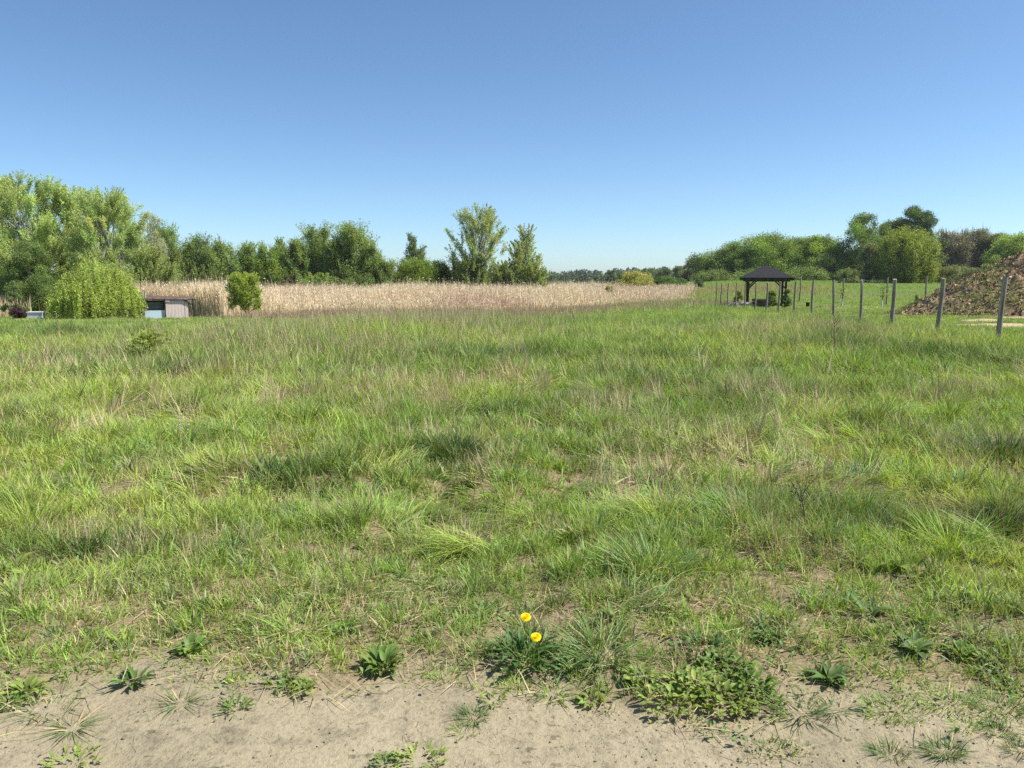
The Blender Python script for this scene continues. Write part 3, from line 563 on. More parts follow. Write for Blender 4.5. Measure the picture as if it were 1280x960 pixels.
tree('pale_willow', 'small pale green willow left of the big dome', 'tree', 1085, 302, 143, 30, 'dome', t0=.05, col=(.15, .175, .075), K=60, cr=.25, seed=161, trunks=3, cover=7)
for i, (px, tp, Y, w, lb, c) in enumerate([(1062, 334, 138, 26, 'low pale bush at the left foot of the pale willow', (.09, .12, .045)), (1190, 330, 138, 40, 'pale bushes between dome and soil mound', (.12, .14, .06)), (1215, 334, 128, 44, 'low grey green bushes left of the mound slope', (.1, .12, .055)), (1172, 333, 142, 18, 'dark bush at the right foot of the dome', MIDG), (1240, 318, 130, 40, 'dark green bush on the mound skyline', MIDG)]):
    tree('low_bush', lb, 'bush', px, tp, Y, w, 'low', t0=.0, col=c, K=30, cr=.3, seed=165 + i, trunks=3)
for i, (px, tp, Y, w, lb) in enumerate([(1180, 287, 190, 40, 'leftmost grey bare tree behind the dome'), (1196, 291, 186, 34, 'second grey bare tree from the dome'), (1214, 284, 192, 42, 'tallest grey bare tree, narrow against the sky'), (1232, 290, 188, 38, 'rightmost grey bare tree, left of the green crowns')]):
    tree('bare_tree', lb, 'tree', px, tp, Y, w * 1.15, 'broad', t0=.12, col=(.15, .15, .08), K=60, cr=.26, seed=175 + i, group='grey bare trees', sparse=.72, twig=1700, twigcol=(.23, .2, .185), limb=1.5)

# far woodland along the horizon: reads as one mass
r = rng(400); mb = MB()
for layer, (Y0, hgt, cc_, np_) in enumerate([(470, 7.0, (.055, .085, .035), 150), (800, 12.0, (.045, .07, .035), 150)]):
    for k in range(np_):
        px = 430 + 900 * k / np_ + r.normal() * 3; Y = Y0 * (1 + .08 * r.random()); b = P(px, 345, Y); z = hz(b[0], b[1]); h = hgt * (.7 + .5 * vnoise(k * .35, layer)) ; n = 170
        d = r.normal(size=(n, 3)); d /= np.linalg.norm(d, axis=1)[:, None]
        p = np.array([b[0], b[1], z + h * .45]) + d * [Y0 * .007, 3, h * .55] * (r.random((n, 1)) ** .4); p[:, 2] = np.maximum(p[:, 2], z + .3)
        leaf_cards(mb, p, Y0 * .0034, jit(r, np.array(cc_) * (1 + .15 * r.normal()), n, .2), r, .6)
tag(mb.build('distant_woodland', M_LEAF), 'far dark line of woods along the horizon', kind='stuff')

# ------------------------------------------------------------------ soil mound
root = empty('soil_mound', (MC[0], MC[1], hz(*MC)), 'large heap of brown soil and rotting turf behind the last fence posts', 'mound')
r = rng(500); nn = 260; lx = np.linspace(-1.12, 1.12, nn); A, B = np.meshgrid(lx * MRX, lx * MRY); q = np.sqrt((A / MRX) ** 2 + (B / MRY) ** 2); th = np.arctan2(B, A)
q2 = q * (1 + .1 * (vnoise(np.cos(th) * 2, np.sin(th) * 2, 8) - .5))
prof = np.interp(q2, [0, .12, .3, .55, .8, .93, 1.0, 1.12], [1, .97, .82, .5, .2, .09, .02, -.05])
Zm = MHT * prof + ss(1.05, .8, q) * (.75 * (fbm(A * .6, B * .6, 3) - .5) + .34 * (fbm(A * 1.9, B * 1.9, 5) - .5) + .12 * (vnoise(A * 6, B * 6, 6) - .5))
Zm += height(A + MC[0], B + MC[1]) - hz(*MC)
v = np.stack([A, B, Zm], -1).reshape(-1, 3); vi = np.arange(nn * nn).reshape(nn, nn)
f = np.stack([vi[:-1, :-1], vi[:-1, 1:], vi[1:, 1:], vi[1:, :-1]], -1).reshape(-1, 4); f = f[(q[:-1, :-1].ravel() < 1.08)]
mb = MB(); mb.add(v, f); M_SOIL = noise_mat('rotting_soil', (.17, .115, .065), (.32, .225, .125), .9, .95, .9, (1, 1, 1), (.4, .3, .17), 3.2, .05)
mb.build('heap', M_SOIL, root, smooth=True)
def on_mound(x, y):
    i = np.clip(((x / MRX / 1.12 + 1) / 2 * (nn - 1)).astype(int), 0, nn - 1); j = np.clip(((y / MRY / 1.12 + 1) / 2 * (nn - 1)).astype(int), 0, nn - 1); return Zm[j, i]
n = 42000; a = r.random(n) * 6.28; qq = np.sqrt(r.random(n)) * 1.02; x, y = np.cos(a) * qq * MRX, np.sin(a) * qq * MRY
z = on_mound(x, y); mb = MB()
ck = r.integers(0, 4, n); pal = np.array([(.19, .135, .08), (.38, .28, .155), (.58, .45, .25), (.26, .185, .11)])[ck] * (.65 + .7 * fbm(x * 1.1, y * 1.1, 44))[:, None]
leaf_cards(mb, np.stack([x, y, z + .02], 1), (.05 + .2 * r.random(n) ** 4), np.clip(pal * (1 + .2 * r.normal(size=(n, 1))), .02, .6), r, .7)
cl = mb.build('clods', M_TWIG, root); tag(cl, kind='stuff')
mb = MB(); n = 12000; x, y = np.cos(a[:n]) * qq[:n] * MRX, np.sin(a[:n]) * qq[:n] * MRY; k = (fbm(x * .55, y * .55, 15) + .12 * ss(.6, 1, qq[:n])) > .535; x, y = x[k], y[k]; n = len(x)
c = jit(r, (.13, .17, .05), n, .25); blades(mb, np.stack([x, y, on_mound(x, y) - .02], 1), .12 + .3 * r.random(n), .04, r.random(n) * 6.28, .2, .9, c, c, 2)
w_ = mb.build('weeds', M_GRASS, root); tag(w_, kind='stuff')

# ------------------------------------------------------------------ fence posts
def post(name, label, X, Y, h, rad, tx, ty, seed, group, m=M_POST):
    r = rng(seed); z0 = hz(X, Y) - .3; mb = MB(); s = np.linspace(0, 1, 9); sides = 10
    ph = np.arange(sides) / sides * 2 * pi; V = []
    for i, t in enumerate(s):
        rr = rad * (1.08 - .16 * t) * (1 + .10 * (vnoise(np.cos(ph) * 1.5 + seed, np.sin(ph) * 1.5 + t * 3) - .5) + .05 * r.normal())
        zz = t * (h + .3); V.append(np.stack([np.cos(ph) * rr + tx * zz + .02 * math.sin(t * 4 + seed), np.sin(ph) * rr + ty * zz, np.full(sides, zz)], 1))
    V[-1][:, 2] += np.cos(ph + seed) * rad * .3
    v = np.concatenate(V); f = [[i * sides + j, i * sides + (j + 1) % sides, (i + 1) * sides + (j + 1) % sides, (i + 1) * sides + j] for i in range(8) for j in range(sides)]
    mb.add(v, f, (1, 1, 1)); c = V[-1].mean(0); mb.add(np.vstack([V[-1], c]), [[j, (j + 1) % sides, sides] for j in range(sides)])
    o = mb.build(name, m, smooth=True, loc=(X, Y, z0)); return tag(o, label, 'post', group)
FP = [1256, 1178, 1118, 1078, 1043.5, 1016.5, 995, 975, 959.5, 945, 932, 921, 910.5, 902, 896]
TOP = [346, 348, 349, 350, 350, 350, 352, 352, 353, 353, 353, 354, 354, 354, 352]
LB = ['nearest fence post, at the right edge of the photo', 'second fence post from the right, before the mound', 'third fence post from the right, just left of the mound', 'fourth fence post from the right, slim and upright', 'fifth fence post from the right, behind the dry dock stalk',
      'sixth fence post from the right', 'seventh fence post from the right, just right of the gazebo', 'fence post beside the right front leg of the gazebo', 'fence post in the middle of the gazebo opening', 'fence post left of the middle of the gazebo opening', 'fence post beside the left front leg of the gazebo',
      'thin fence post just left of the gazebo', 'fence post by the pale rubble, fourth from the far end', 'second fence post from the far end', 'last fence post at the far left end of the row']
for i, (px, tp, lb) in enumerate(zip(FP, TOP, LB)):
    Y = 17 * (1 + .17 * i); a = P(px, tp, Y); h = a[2] - hz(a[0], Y)
    rr = rng(600 + i); tx = rr.normal() * .01
    post('fence_post', lb + ', grey weathered wood', a[0] - tx * h * .6, Y, h, (.056 if i < 3 else .048 if i < 9 else .045), tx, rr.normal() * .015, 600 + i, 'row of wooden fence posts')
for i, (px, tp, lb) in enumerate([(1001, 347, 'thin post of the far row behind the seventh near post'), (1055, 348, 'thin post of the far row beside the left sapling'), (1110, 347, 'thin post of the far row beside the right sapling'), (1159, 345, 'thin post of the far row nearest the mound')]):
    Y = 66 - 3 * i; a = P(px, tp, Y); post('thin_post', lb, a[0], Y, a[2] - hz(a[0], Y), .07, 0, 0, 640 + i, 'far row of thin posts')
# rail at the foot of the wood
a, b = P(1040, 350, 138), P(1118, 349, 138); root = empty('rail_fence', ((a[0] + b[0]) / 2, 138, hz((a[0] + b[0]) / 2, 138)), 'low grey rail at the foot of the dark wood', 'fence'); mb = MB(); L = b[0] - a[0]
box(mb, 0, 0, .42, L, .06, .16); mb.build('rail', M_CONC, root)
for k in range(5): mb = MB(); box(mb, -L / 2 + .2 + k * (L - .4) / 4, .08, .22, .12, .1, .5); mb.build('post', M_POST, root)

# ------------------------------------------------------------------ gazebo
gY = 54.0; g0 = P(957.5, 349, gY); gz = hz(g0[0], gY); RZ = R(-14)
root = empty('gazebo', (g0[0], gY, gz), 'open timber gazebo with a dark pyramid roof behind the fence', 'gazebo', rz=RZ)
ez = P(957, 347, gY)[2] - gz; az = P(960, 331, gY)[2] - gz; hw = 1.72
mb = MB()
V = np.array([[-hw, -hw, ez], [hw, -hw, ez], [hw, hw, ez], [-hw, hw, ez], [0, 0, az], [-hw, -hw, ez - .06], [hw, -hw, ez - .06], [hw, hw, ez - .06], [-hw, hw, ez - .06]])
mb.add(V, [[0, 1, 4], [1, 2, 4], [2, 3, 4], [3, 0, 4]]); mb.add(V, [[5, 6, 1, 0], [6, 7, 2, 1], [7, 8, 3, 2], [8, 5, 0, 3], [8, 7, 6, 5]])
mb.build('roof', M_SHINGLE, root)
mb = MB(); q = hw - .02
for k, (x, y, sx, sy) in enumerate([(0, -q + .04, 2 * q, .05), (0, q - .04, 2 * q, .05), (q - .04, 0, .05, 2 * q - .2), (-q + .04, 0, .05, 2 * q - .2)]): box(mb, x, y, ez - .13, sx, sy, .13)
mb.build('fascia', M_DARKWOOD, root)
q = 1.22
for k, (x, y) in enumerate([(-q, -q), (q, -q), (q, q), (-q, q)]):
    mb = MB(); box(mb, x, y, (ez - .28) / 2 - .1, .14, .14, ez - .08); mb.build('leg', M_DARKWOOD, root)
mb = MB()
for x, y, sx, sy in [(0, -q, 2 * q + .5, .12), (0, q, 2 * q + .5, .12), (-q, 0, .12, 2 * q - .13), (q, 0, .12, 2 * q - .13)]: box(mb, x, y, ez - .2, sx, sy, .14)
mb.build('beam', M_DARKWOOD, root)
for x, y in [(-q, -q), (q, -q), (q, q), (-q, q)]:
    mb = MB(); sx = 1 if x < 0 else -1; tube(mb, [[x, y, ez - .75], [x + sx * .5, y, ez - .26]], .045, 4); mb.build('brace', M_DARKWOOD, root)
# rubble, wood stack, plants, bucket, saplings round the gazebo
def rock_pile(name, label, px0, px1, Y, h, m, seed, n, cat):
    r = rng(seed); a = P(px0, 370, Y); b = P(px1, 370, Y); mb = MB()
    for k in range(n):
        t = r.random(); x = a[0] + (b[0] - a[0]) * t; s = h * (.35 + .5 * r.random()); y = Y + r.normal() * .35
        box(mb, x, y, hz(x, y) + s * .3 + (h * .35 if k % 3 == 0 else 0), s * 1.3, s, s, r.random() * 3, tilt=r.normal() * .3)
    return tag(mb.build(name, m), label, cat)
rock_pile('rubble_pile', 'pale broken concrete heap at the left foot of the gazebo', 912, 941, 50.5, .36, M_CONC, 7, 60, 'rubble')
a = P(951, 372, 50); root = empty('wood_stack', (a[0], 50, hz(a[0], 50)), 'dark brown stack of timber under the gazebo', 'wood stack')
r = rng(8)
for k in range(12):
    mb = MB(); zz = .12 + (k // 4) * .2; tube(mb, [[-.45 + .02 * r.normal(), (k % 4) * .2 - .3, zz], [.45, (k % 4) * .2 - .3, zz]], .09, 7); mb.build('log', M_DARKWOOD, root)
for i, (px, tp, Y, w, lb, c) in enumerate([(966, 363, 56, 16, 'dark leafy shrub inside the gazebo', DKG), (985, 361, 51, 14, 'dark shrub at the right leg of the gazebo', DKG), (924, 362, 51, 12, 'yellowish weed by the pale rubble', (.15, .18, .05)), (1148, 368, 60, 10, 'low weed in the yard near the mound', MIDG)]):
    tree('yard_shrub', lb, 'shrub', px, tp, Y, w, 'dome', t0=.05, col=c, K=22, cr=.35, seed=190 + i, trunks=2, cover=10)
a = P(1010, 375, 52); mb = MB(); tube(mb, [[0, 0, 0], [0, 0, .28]], [.11, .14], 12); tag(mb.build('bucket', M_BLACK, loc=(a[0], 52, hz(a[0], 52) + .05)), 'small black bucket in the grass right of the gazebo', 'bucket')
def sapling(px, Y, top, label, seed):
    r = rng(seed); a = P(px, top, Y); z = hz(a[0], Y); H = a[2] - z; root = empty('sapling', (a[0], Y, z), label, 'sapling', 'young trees in the yard')
    mb = MB(); tube(mb, [[0, 0, 0], [.03, 0, H * .5], [0, .02, H]], [.03, .022, .008], 5)
    for k in range(8): zz = H * (.45 + .06 * k); an = k * 2.4; tube(mb, [[0, 0, zz], [math.cos(an) * .25, math.sin(an) * .25, zz + .25]], [.012, .005], 4, cap=False)
    mb.build('trunk', M_BARK, root); n = 110; mb = MB(); p = r.normal(size=(n, 3)) * [.2, .2, H * .2] + [0, 0, H * .68]
    leaf_cards(mb, p, .14, jit(r, (.12, .17, .04), n, .2), r); mb.build('crown', M_LEAF, root)
    mb = MB(); tube(mb, [[0, 0, 0], [0, 0, .5]], .06, 8); mb.build('trunk_guard', M_GUARD, root)
sapling(1054, 56, 356, 'left of two young trees with white trunk guards', 1); sapling(1104, 52, 355, 'right of two young trees with white trunk guards', 2)

# ------------------------------------------------------------------ shed on the left
sY = 45.0; s0 = P(207, 398, sY); sz = hz(s0[0], sY); px_m = sY / F
root = empty('shed', (s0[0], sY, sz), 'small makeshift shed with rusty lean-to roof and faded pink front', 'shed', rz=R(30))
W_ = 2.5; D_ = 1.3; HB = 1.12
mb = MB(); pr_ = rng(31)
for k in range(7): box(mb, .55 - W_ * .25 + (k + .5) * W_ * .5 / 7, -D_ / 2 + .008 * pr_.normal(), HB * .5 + .02 * pr_.normal(), W_ * .5 / 7 - .008, .03, HB * .98)
mb.build('front_board', M_PINK, root)
mb = MB(); box(mb, -.68, -D_ / 2 + .02, .24, W_ * .46, .06, .48); mb.build('blue_panel', M_BLUE, root)
mb = MB(); box(mb, -.68, -D_ / 2 + .35, .68, W_ * .46, .05, .55); mb.build('grey_panel', M_GREYP, root)
mb = MB(); box(mb, W_ * .49 - .06, .03, HB * .45, .05, D_ - .1, HB * .9); box(mb, -W_ * .49 + .05, .03, HB * .45, .05, D_ - .1, HB * .9); box(mb, 0, D_ / 2, HB * .45, W_ - .05, .05, HB * .9); mb.build('wall', M_GREYP, root)
mb = MB(); r = rng(33)
for k in range(9):
    x = -W_ / 2 + .1 + k * (W_ + .3) / 9; box(mb, x + .05, .13 + r.normal() * .03, HB + .1 + .015 * (k % 2) - .012 * k, (W_ + .4) / 9 + .03, D_ + .42 + .08 * r.random(), .03, tilt=.08)
mb.build('roof', M_RUST, root)
for x in (-W_ / 2 + .06, -.08, W_ / 2 + .18): mb = MB(); tube(mb, [[x, -D_ / 2 - .08, 0], [x + .02, -D_ / 2 - .1, HB + .02]], .045, 6); mb.build('post', M_DARKWOOD, root)
mb = MB(); tube(mb, [[W_ / 2 + .18, -D_ / 2 - .08, .75], [W_ / 2 - .35, -D_ / 2 - .06, HB + .0]], .04, 5); tube(mb, [[-W_ / 2, -D_ / 2 - .09, HB - .02], [W_ / 2 + .35, -D_ / 2 - .09, HB - .05]], .03, 6); mb.build('beam', M_DARKWOOD, root)
a = P(178.5, 393, 44.2); mb = MB()
for k in range(6): box(mb, -.3 + k * .1, .04 * math.sin(k * 2), .75 + .06 * math.sin(k), .105, .03, 1.5 + .1 * math.sin(k * 3), rz=.3 * math.sin(k * 2))
tag(mb.build('hanging_sheet', M_CREAM, loc=(a[0], 44.2, hz(a[0], 44.2))), 'upright cream sheet between willow and shed', 'sheet')
a = P(46, 398, 43); root = empty('beehive_box', (a[0], 43, hz(a[0], 43)), 'low white box in the grass left of the willow', 'box')
mb = MB(); box(mb, 0, 0, .25, .75, .5, .3, .2); mb.build('body', M_WHITE, root); mb = MB(); box(mb, 0, 0, .43, .82, .56, .06, .2); mb.build('lid', M_WHITE, root)
tree('purple_shrub', 'small dark purple leaved shrub at the left edge', 'shrub', 19, 383, 43, 18, 'dome', t0=.1, col=(.06, .032, .042), K=30, cr=.3, seed=201, trunks=3, cover=12)

# ------------------------------------------------------------------ foreground plants
def leaf_strips(mb, base, L, w, head, a0, a1, col, shape='oval', segs=7, r=None):
    """broad leaves with a folded midrib"""
    n = len(base); hd = np.stack([np.cos(head), np.sin(head), np.zeros(n)], 1); sdv = np.stack([-np.sin(head), np.cos(head), np.zeros(n)], 1); p = np.array(base, float); V = []
    for i in range(segs + 1):
        t = i / segs
        if shape == 'oval': ww = math.sin(pi * min(1, .08 + t * .92) ** 1.1) ** .8
        elif shape == 'lobed': ww = (.25 + .9 * t) * (1 - t ** 5) * (1.25 if i % 2 else .45)
        else: ww = math.sin(pi * (.12 + .88 * t) ** .75) ** .9
        a = a0 + (a1 - a0) * t; up = np.stack([-np.cos(a) * 1, 0 * a, np.sin(a)], 1)
        nrm = np.sin(a)[:, None] * [[0, 0, 1]] - np.cos(a)[:, None] * hd
        h_ = (w * .5 * max(ww, .02))[:, None]; wav = (.18 * np.sin(6 * t + head * 3))[:, None]
        V += [p - sdv * h_ + nrm * h_ * (.35 + wav), p, p + sdv * h_ + nrm * h_ * (.35 - wav)]
        p = p + (L / segs)[:, None] * (np.sin(a)[:, None] * hd + np.cos(a)[:, None] * [[0, 0, 1]])
    m = 3 * (segs + 1); v = np.stack(V, 1).reshape(-1, 3); q = []
    for i in range(segs): k = 3 * i; q += [[k, k + 1, k + 4, k + 3], [k + 1, k + 2, k + 5, k + 4]]
    mb.add(v, (np.arange(n)[:, None, None] * m + np.array(q)[None]).reshape(-1, 4), np.repeat(col, m, 0))
def rosette_mesh(seed, n, L, w, col, shape, a=(.5, 1.4), spread=.02, lift=0.0):
    r = rng(seed); mb = MB(); head = np.arange(n) * 2.4 + r.normal(size=n) * .3; ll = L * (.55 + .55 * r.random(n)); aa = a[0] + (a[1] - a[0]) * r.random(n)
    q_ = np.sqrt(r.random(n)); b = np.stack([np.cos(head) * spread * q_, np.sin(head) * spread * q_, .004 + lift * r.random(n) * (1 - .6 * q_)], 1); head = head + r.normal(size=n) * .5
    leaf_strips(mb, b, ll, w * (.7 + .5 * r.random(n)), head, aa * .75, aa + .35 + .75 * r.random(n), jit(r, col, n, .18), shape); return mb
WG = (.105, .165, .034); WL_ = (.165, .22, .05); WD = (.075, .125, .03)
def weed(name, label, cat, px, py, n, L, w, col=WG, shape='oval', a=(.5, 1.35), spread=.02, group='weeds along the path edge', lift=.0):
    g = G(px, py); big = py < 790; a = (.85, 1.5) if shape == 'dock' and not big and px != 480 else a; o = rosette_mesh(int(px * 7 + py), n if big else int(n * 1.8), L * (.75 if big else .56), w * (.75 if big else .62), col, shape, a, spread * (1 if big else 1.15), lift).build(name, M_WEED, smooth=True, loc=(g[0], g[1], g[2] - .004)); return tag(o, label, cat, group)
def tuft(name, label, px, py, n, L, w, rad, a=(.2, .9), col=GREEN, group='grass tufts on the bare path', dirn=None, dry=.15, bend=(.2, .8)):
    r = rng(int(px * 3 + py)); g = G(px, py); mb = MB(); ph = r.random(n) * 6.28 if dirn is None else dirn + r.normal(size=n) * .55
    rr = rad * np.sqrt(r.random(n)); q = r.random(n) * 6.28 if dirn is not None else ph; x, y = np.cos(q) * rr, np.sin(q) * rr * .8
    z = height(x + g[0], y + g[1]) - g[2] - .004; c = jit(r, np.asarray(col), n, .2); d = r.random(n) < dry; c[d] = jit(r, STRAW, int(d.sum()), .15)
    a0 = a[0] + (a[1] - a[0]) * r.random(n); blades(mb, np.stack([x, y, z], 1), L * (.45 + .65 * r.random(n)), w * (.7 + .6 * r.random(n)), ph + r.normal(size=n) * .4, a0, a0 + bend[0] + (bend[1] - bend[0]) * r.random(n), c * .9 + STRAW * .04, c, 4)
    return tag(mb.build(name, M_GRASS, loc=tuple(g)), label, 'grass tuft', group)
# dandelion with two flowers
g = G(655, 828); root = empty('dandelion', g, 'flowering dandelion with two yellow heads at the path edge', 'dandelion')
rosette_mesh(77, 70, .13, .024, (.06, .115, .028), 'lobed', (.2, 1.45), .09, .03).build('leaves', M_WEED, root, smooth=True)
r = rng(78)
for (px, py, dY) in [(657, 772, .04), (670, 797, -.05)]:
    e = P(px, py, g[1] + dY) - g; mb = MB(); s = np.linspace(0, 1, 7)[:, None]; tube(mb, e * s * [1, 1, 1] + np.sin(s * pi) * [.02, .01, 0], .0025, 6, (.2, .22, .08)); st = mb.build('stem', M_WEED, root)
    mb = MB(); ph = np.arange(150) * 2.399963; k = np.sqrt(np.arange(150) / 150); cam_d = -(e + g - [0, 0, EYE]); ax = cam_d / np.linalg.norm(cam_d) * .55 + np.array([0, 0, .8]); ax /= np.linalg.norm(ax)
    u_ = np.cross(ax, [1, 0, 0]); u_ /= np.linalg.norm(u_); v_ = np.cross(ax, u_)
    for i in range(150):
        d = math.cos(ph[i]) * u_ + math.sin(ph[i]) * v_; t = k[i]; b0 = e + d * .004 * t; out = d * t + ax * (1.15 - t); out /= np.linalg.norm(out); sdd = np.cross(out, ax) + 1e-4; sdd /= np.linalg.norm(sdd); l_ = .009 + .010 * t
        mb.add([b0 - sdd * .0012, b0 + sdd * .0012, b0 + out * l_ + sdd * .0018, b0 + out * l_ - sdd * .0018], [[0, 1, 2, 3]], np.array([.85, .70, .02]) * (.85 + .25 * r.random()))
    mb.build('flower_head', M_PETAL, root); mb = MB(); tube(mb, [e - ax * .014, e - ax * .002], [.003, .006], 8, (.09, .14, .04)); mb.build('sepal_cup', M_WEED, root)
weed('broadleaf_weed', 'large glossy dark leaved rosette left of the dandelion', 'weed', 480, 837, 36, .14, .038, WG, 'dock', (.35, 1.45), .05, lift=.05)
for px, py, n_, L, w, c, lb in [(905, 838, 44, .13, .04, WG, 'thick leafy weed in the big patch right of the dandelion, upper middle'), (868, 862, 36, .12, .038, WL_, 'leafy weed at the left side of the big weed patch'), (930, 862, 40, .12, .036, WG, 'leafy weed at the lower right of the big weed patch'), (905, 880, 44, .12, .036, WL_, 'pale leafy weed at the lowest edge of the big weed patch'), (838, 880, 26, .1, .034, WL_, 'light green leafy weed left end of the big weed patch on bare sand'), (880, 815, 30, .14, .035, WD, 'dark leafy weed at the top of the big weed patch'), (945, 885, 26, .1, .03, WG, 'leafy weed at the right tip of the big weed patch')]:
    weed('leafy_weed', lb, 'weed', px, py, int(n_ * 1.8), L * .68, w * .78, c, 'oval', (.45, 1.5), .09, 'leafy weeds of the big patch', .05)
for px, py, n_, L, w, c, sh, lb in [(165, 855, 16, .15, .03, WD, 'dock', 'wilted dark leaved weed at left on the sand'), (30, 868, 20, .11, .035, WL_, 'oval', 'low light leaved weed at the far left path edge'), (15, 882, 16, .1, .02, WG, 'dock', 'narrow leaved weed in the left corner of the path edge'),
      (350, 858, 26, .1, .025, WG, 'lobed', 'lobed weed on the sand below the thatch, left of the dark rosette'), (378, 862, 22, .1, .03, WL_, 'lobed', 'pale lobed weed beside the left lobed one'), (240, 815, 18, .12, .045, WG, 'oval', 'broad leaf plant in the grass edge at left'),
      (295, 888, 22, .09, .02, WG, 'lobed', 'small ragged weed with yellowing leaves on the sand'), (617, 878, 18, .07, .02, WL_, 'lobed', 'small light weed on the sand below the dandelion'), (1035, 852, 18, .15, .04, WD, 'dock', 'wilted drooping weed right of the big weed patch'), (738, 880, 20, .08, .025, WL_, 'oval', 'small light green leafy weed below the sprawling grass'),
      (715, 835, 30, .13, .025, (.1, .16, .06), 'lobed', 'lobed weed between dandelion and sprawling grass'), (800, 850, 26, .11, .035, WL_, 'oval', 'leafy weed at the left shoulder of the big weed patch'), (960, 800, 22, .14, .04, WD, 'dock', 'dark weed in the grass above the big weed patch'),
      (1085, 770, 9, .2, .045, WD, 'dock', 'tall dark dock leaves in the grass at right'), (10, 718, 10, .2, .07, WL_, 'oval', 'pale broad leaves in the grass at the left edge'), (515, 648, 8, .22, .05, WL_, 'dock', 'pale upright leaf in the grass left of the bent tufts'), (1140, 815, 26, .14, .04, WD, 'dock', 'dark leafy weed at right before the sandy corner'), (1120, 712, 8, .16, .07, WL_, 'oval', 'pale roundish leaves in the grass right'),
      (660, 835, 14, .1, .03, WG, 'lobed', 'low weed in the shade of the dandelion'), (1200, 820, 20, .12, .035, WG, 'oval', 'leafy weed in the short turf near the right edge'), (600, 815, 18, .1, .03, WG, 'lobed', 'ragged weed in the turf left of the dandelion'), (770, 775, 12, .15, .035, WG, 'dock', 'upright leaves above the sprawling grass'), (430, 790, 12, .12, .04, WG, 'oval', 'broad leaves in the thatch above the dark rosette'), (1240, 850, 24, .09, .02, WG, 'lobed', 'flat weed at the right edge of the turf'),
      (525, 956, 40, .07, .022, WL_, 'lobed', 'flat light weed at the bottom edge, centre'), (482, 958, 26, .06, .02, WG, 'lobed', 'flat darker weed at the bottom edge left of the light one'), (90, 956, 36, .07, .022, WL_, 'lobed', 'flat light weed at the bottom edge, left')]:
    weed('path_weed', lb, 'weed', px, py, n_, L, w, c, sh, (.55, 1.45), .07 if n_ > 30 else .035, lift=.02)
BG = np.array([.11, .165, .055])
for px, py, n_, L, w, rad, a, c, lb, dr in [(90, 912, 70, .16, .004, .03, (.9, 1.4), BG, 'sprawling spider-like grass tuft with pale stems on the left sand', .3), (225, 880, 60, .13, .004, .04, (.7, 1.3), BG, 'flat grass tuft on the sand right of the wilted weed', .2), (55, 890, 80, .12, .004, .12, (.6, 1.3), BG, 'bluish matted grass at the left path edge', .15),
      (590, 900, 150, .07, .003, .05, (.3, 1.2), DGREEN * 1.3, 'lone dense dark tuft in the middle of the path', .05), (580, 915, 70, .05, .003, .05, (.3, 1.2), GREEN, 'smaller tuft touching the lone tuft in the path', .1), (1000, 895, 110, .17, .0045, .06, (.8, 1.45), BG * .8, 'sprawling dark grass at the right tip of the weed patch', .08), (1040, 890, 50, .12, .004, .04, (.9, 1.4), BG, 'thin flat grass right of the sprawling dark one', .15),
      (1115, 890, 260, .06, .003, .11, (.3, 1.2), GREEN, 'bright green mossy grass mat on the right sand', .03), (1112, 945, 140, .07, .003, .05, (.3, 1.2), DGREEN * 1.4, 'rounded dark tuft near the bottom, right of centre', .1), (1178, 942, 190, .08, .0032, .06, (.3, 1.2), DGREEN * 1.3, 'larger dark tuft near the bottom, left of the corner', .08), (1245, 918, 130, .06, .003, .05, (.3, 1.2), DGREEN * 1.3, 'small dark tuft near the right edge', .08),
      (1276, 940, 120, .06, .003, .05, (.3, 1.2), BG * .8, 'tuft cut by the right edge near the bottom', .1), (1206, 910, 110, .05, .003, .05, (.3, 1.2), GREEN, 'low bright tuft between the mat and the right edge', .05), (1245, 885, 220, .08, .003, .1, (.3, 1.2), DGREEN * 1.5, 'dense tuft at the right edge of the turf', .1), (1185, 880, 220, .08, .003, .1, (.3, 1.2), GREEN, 'spreading tuft above the low bright one', .12), (985, 940, 40, .04, .0025, .03, (.4, 1.2), DGREEN * 1.5, 'tiny tuft on the sand at bottom right of centre', .1),
      (915, 922, 20, .04, .0025, .03, (.4, 1.3), DGREEN * 1.5, 'tiny sparse tuft on the sand below the weed patch', .2), (555, 848, 90, .07, .003, .07, (.3, 1.2), GREEN, 'short tuft at the path edge right of the dark rosette', .15), (645, 858, 80, .06, .003, .05, (.3, 1.2), GREEN, 'short tuft at the path edge below the dandelion', .1), (445, 868, 20, .05, .003, .03, (.4, 1.3), GREEN, 'tiny sparse tuft on the sand below the dark rosette', .3), (690, 868, 90, .13, .004, .05, (.9, 1.45), BG, 'flat grass tuft with a long lying stem', .15)]:
    tuft('grass_tuft', lb, px, py, n_, L, w, rad, a, c, dry=dr)
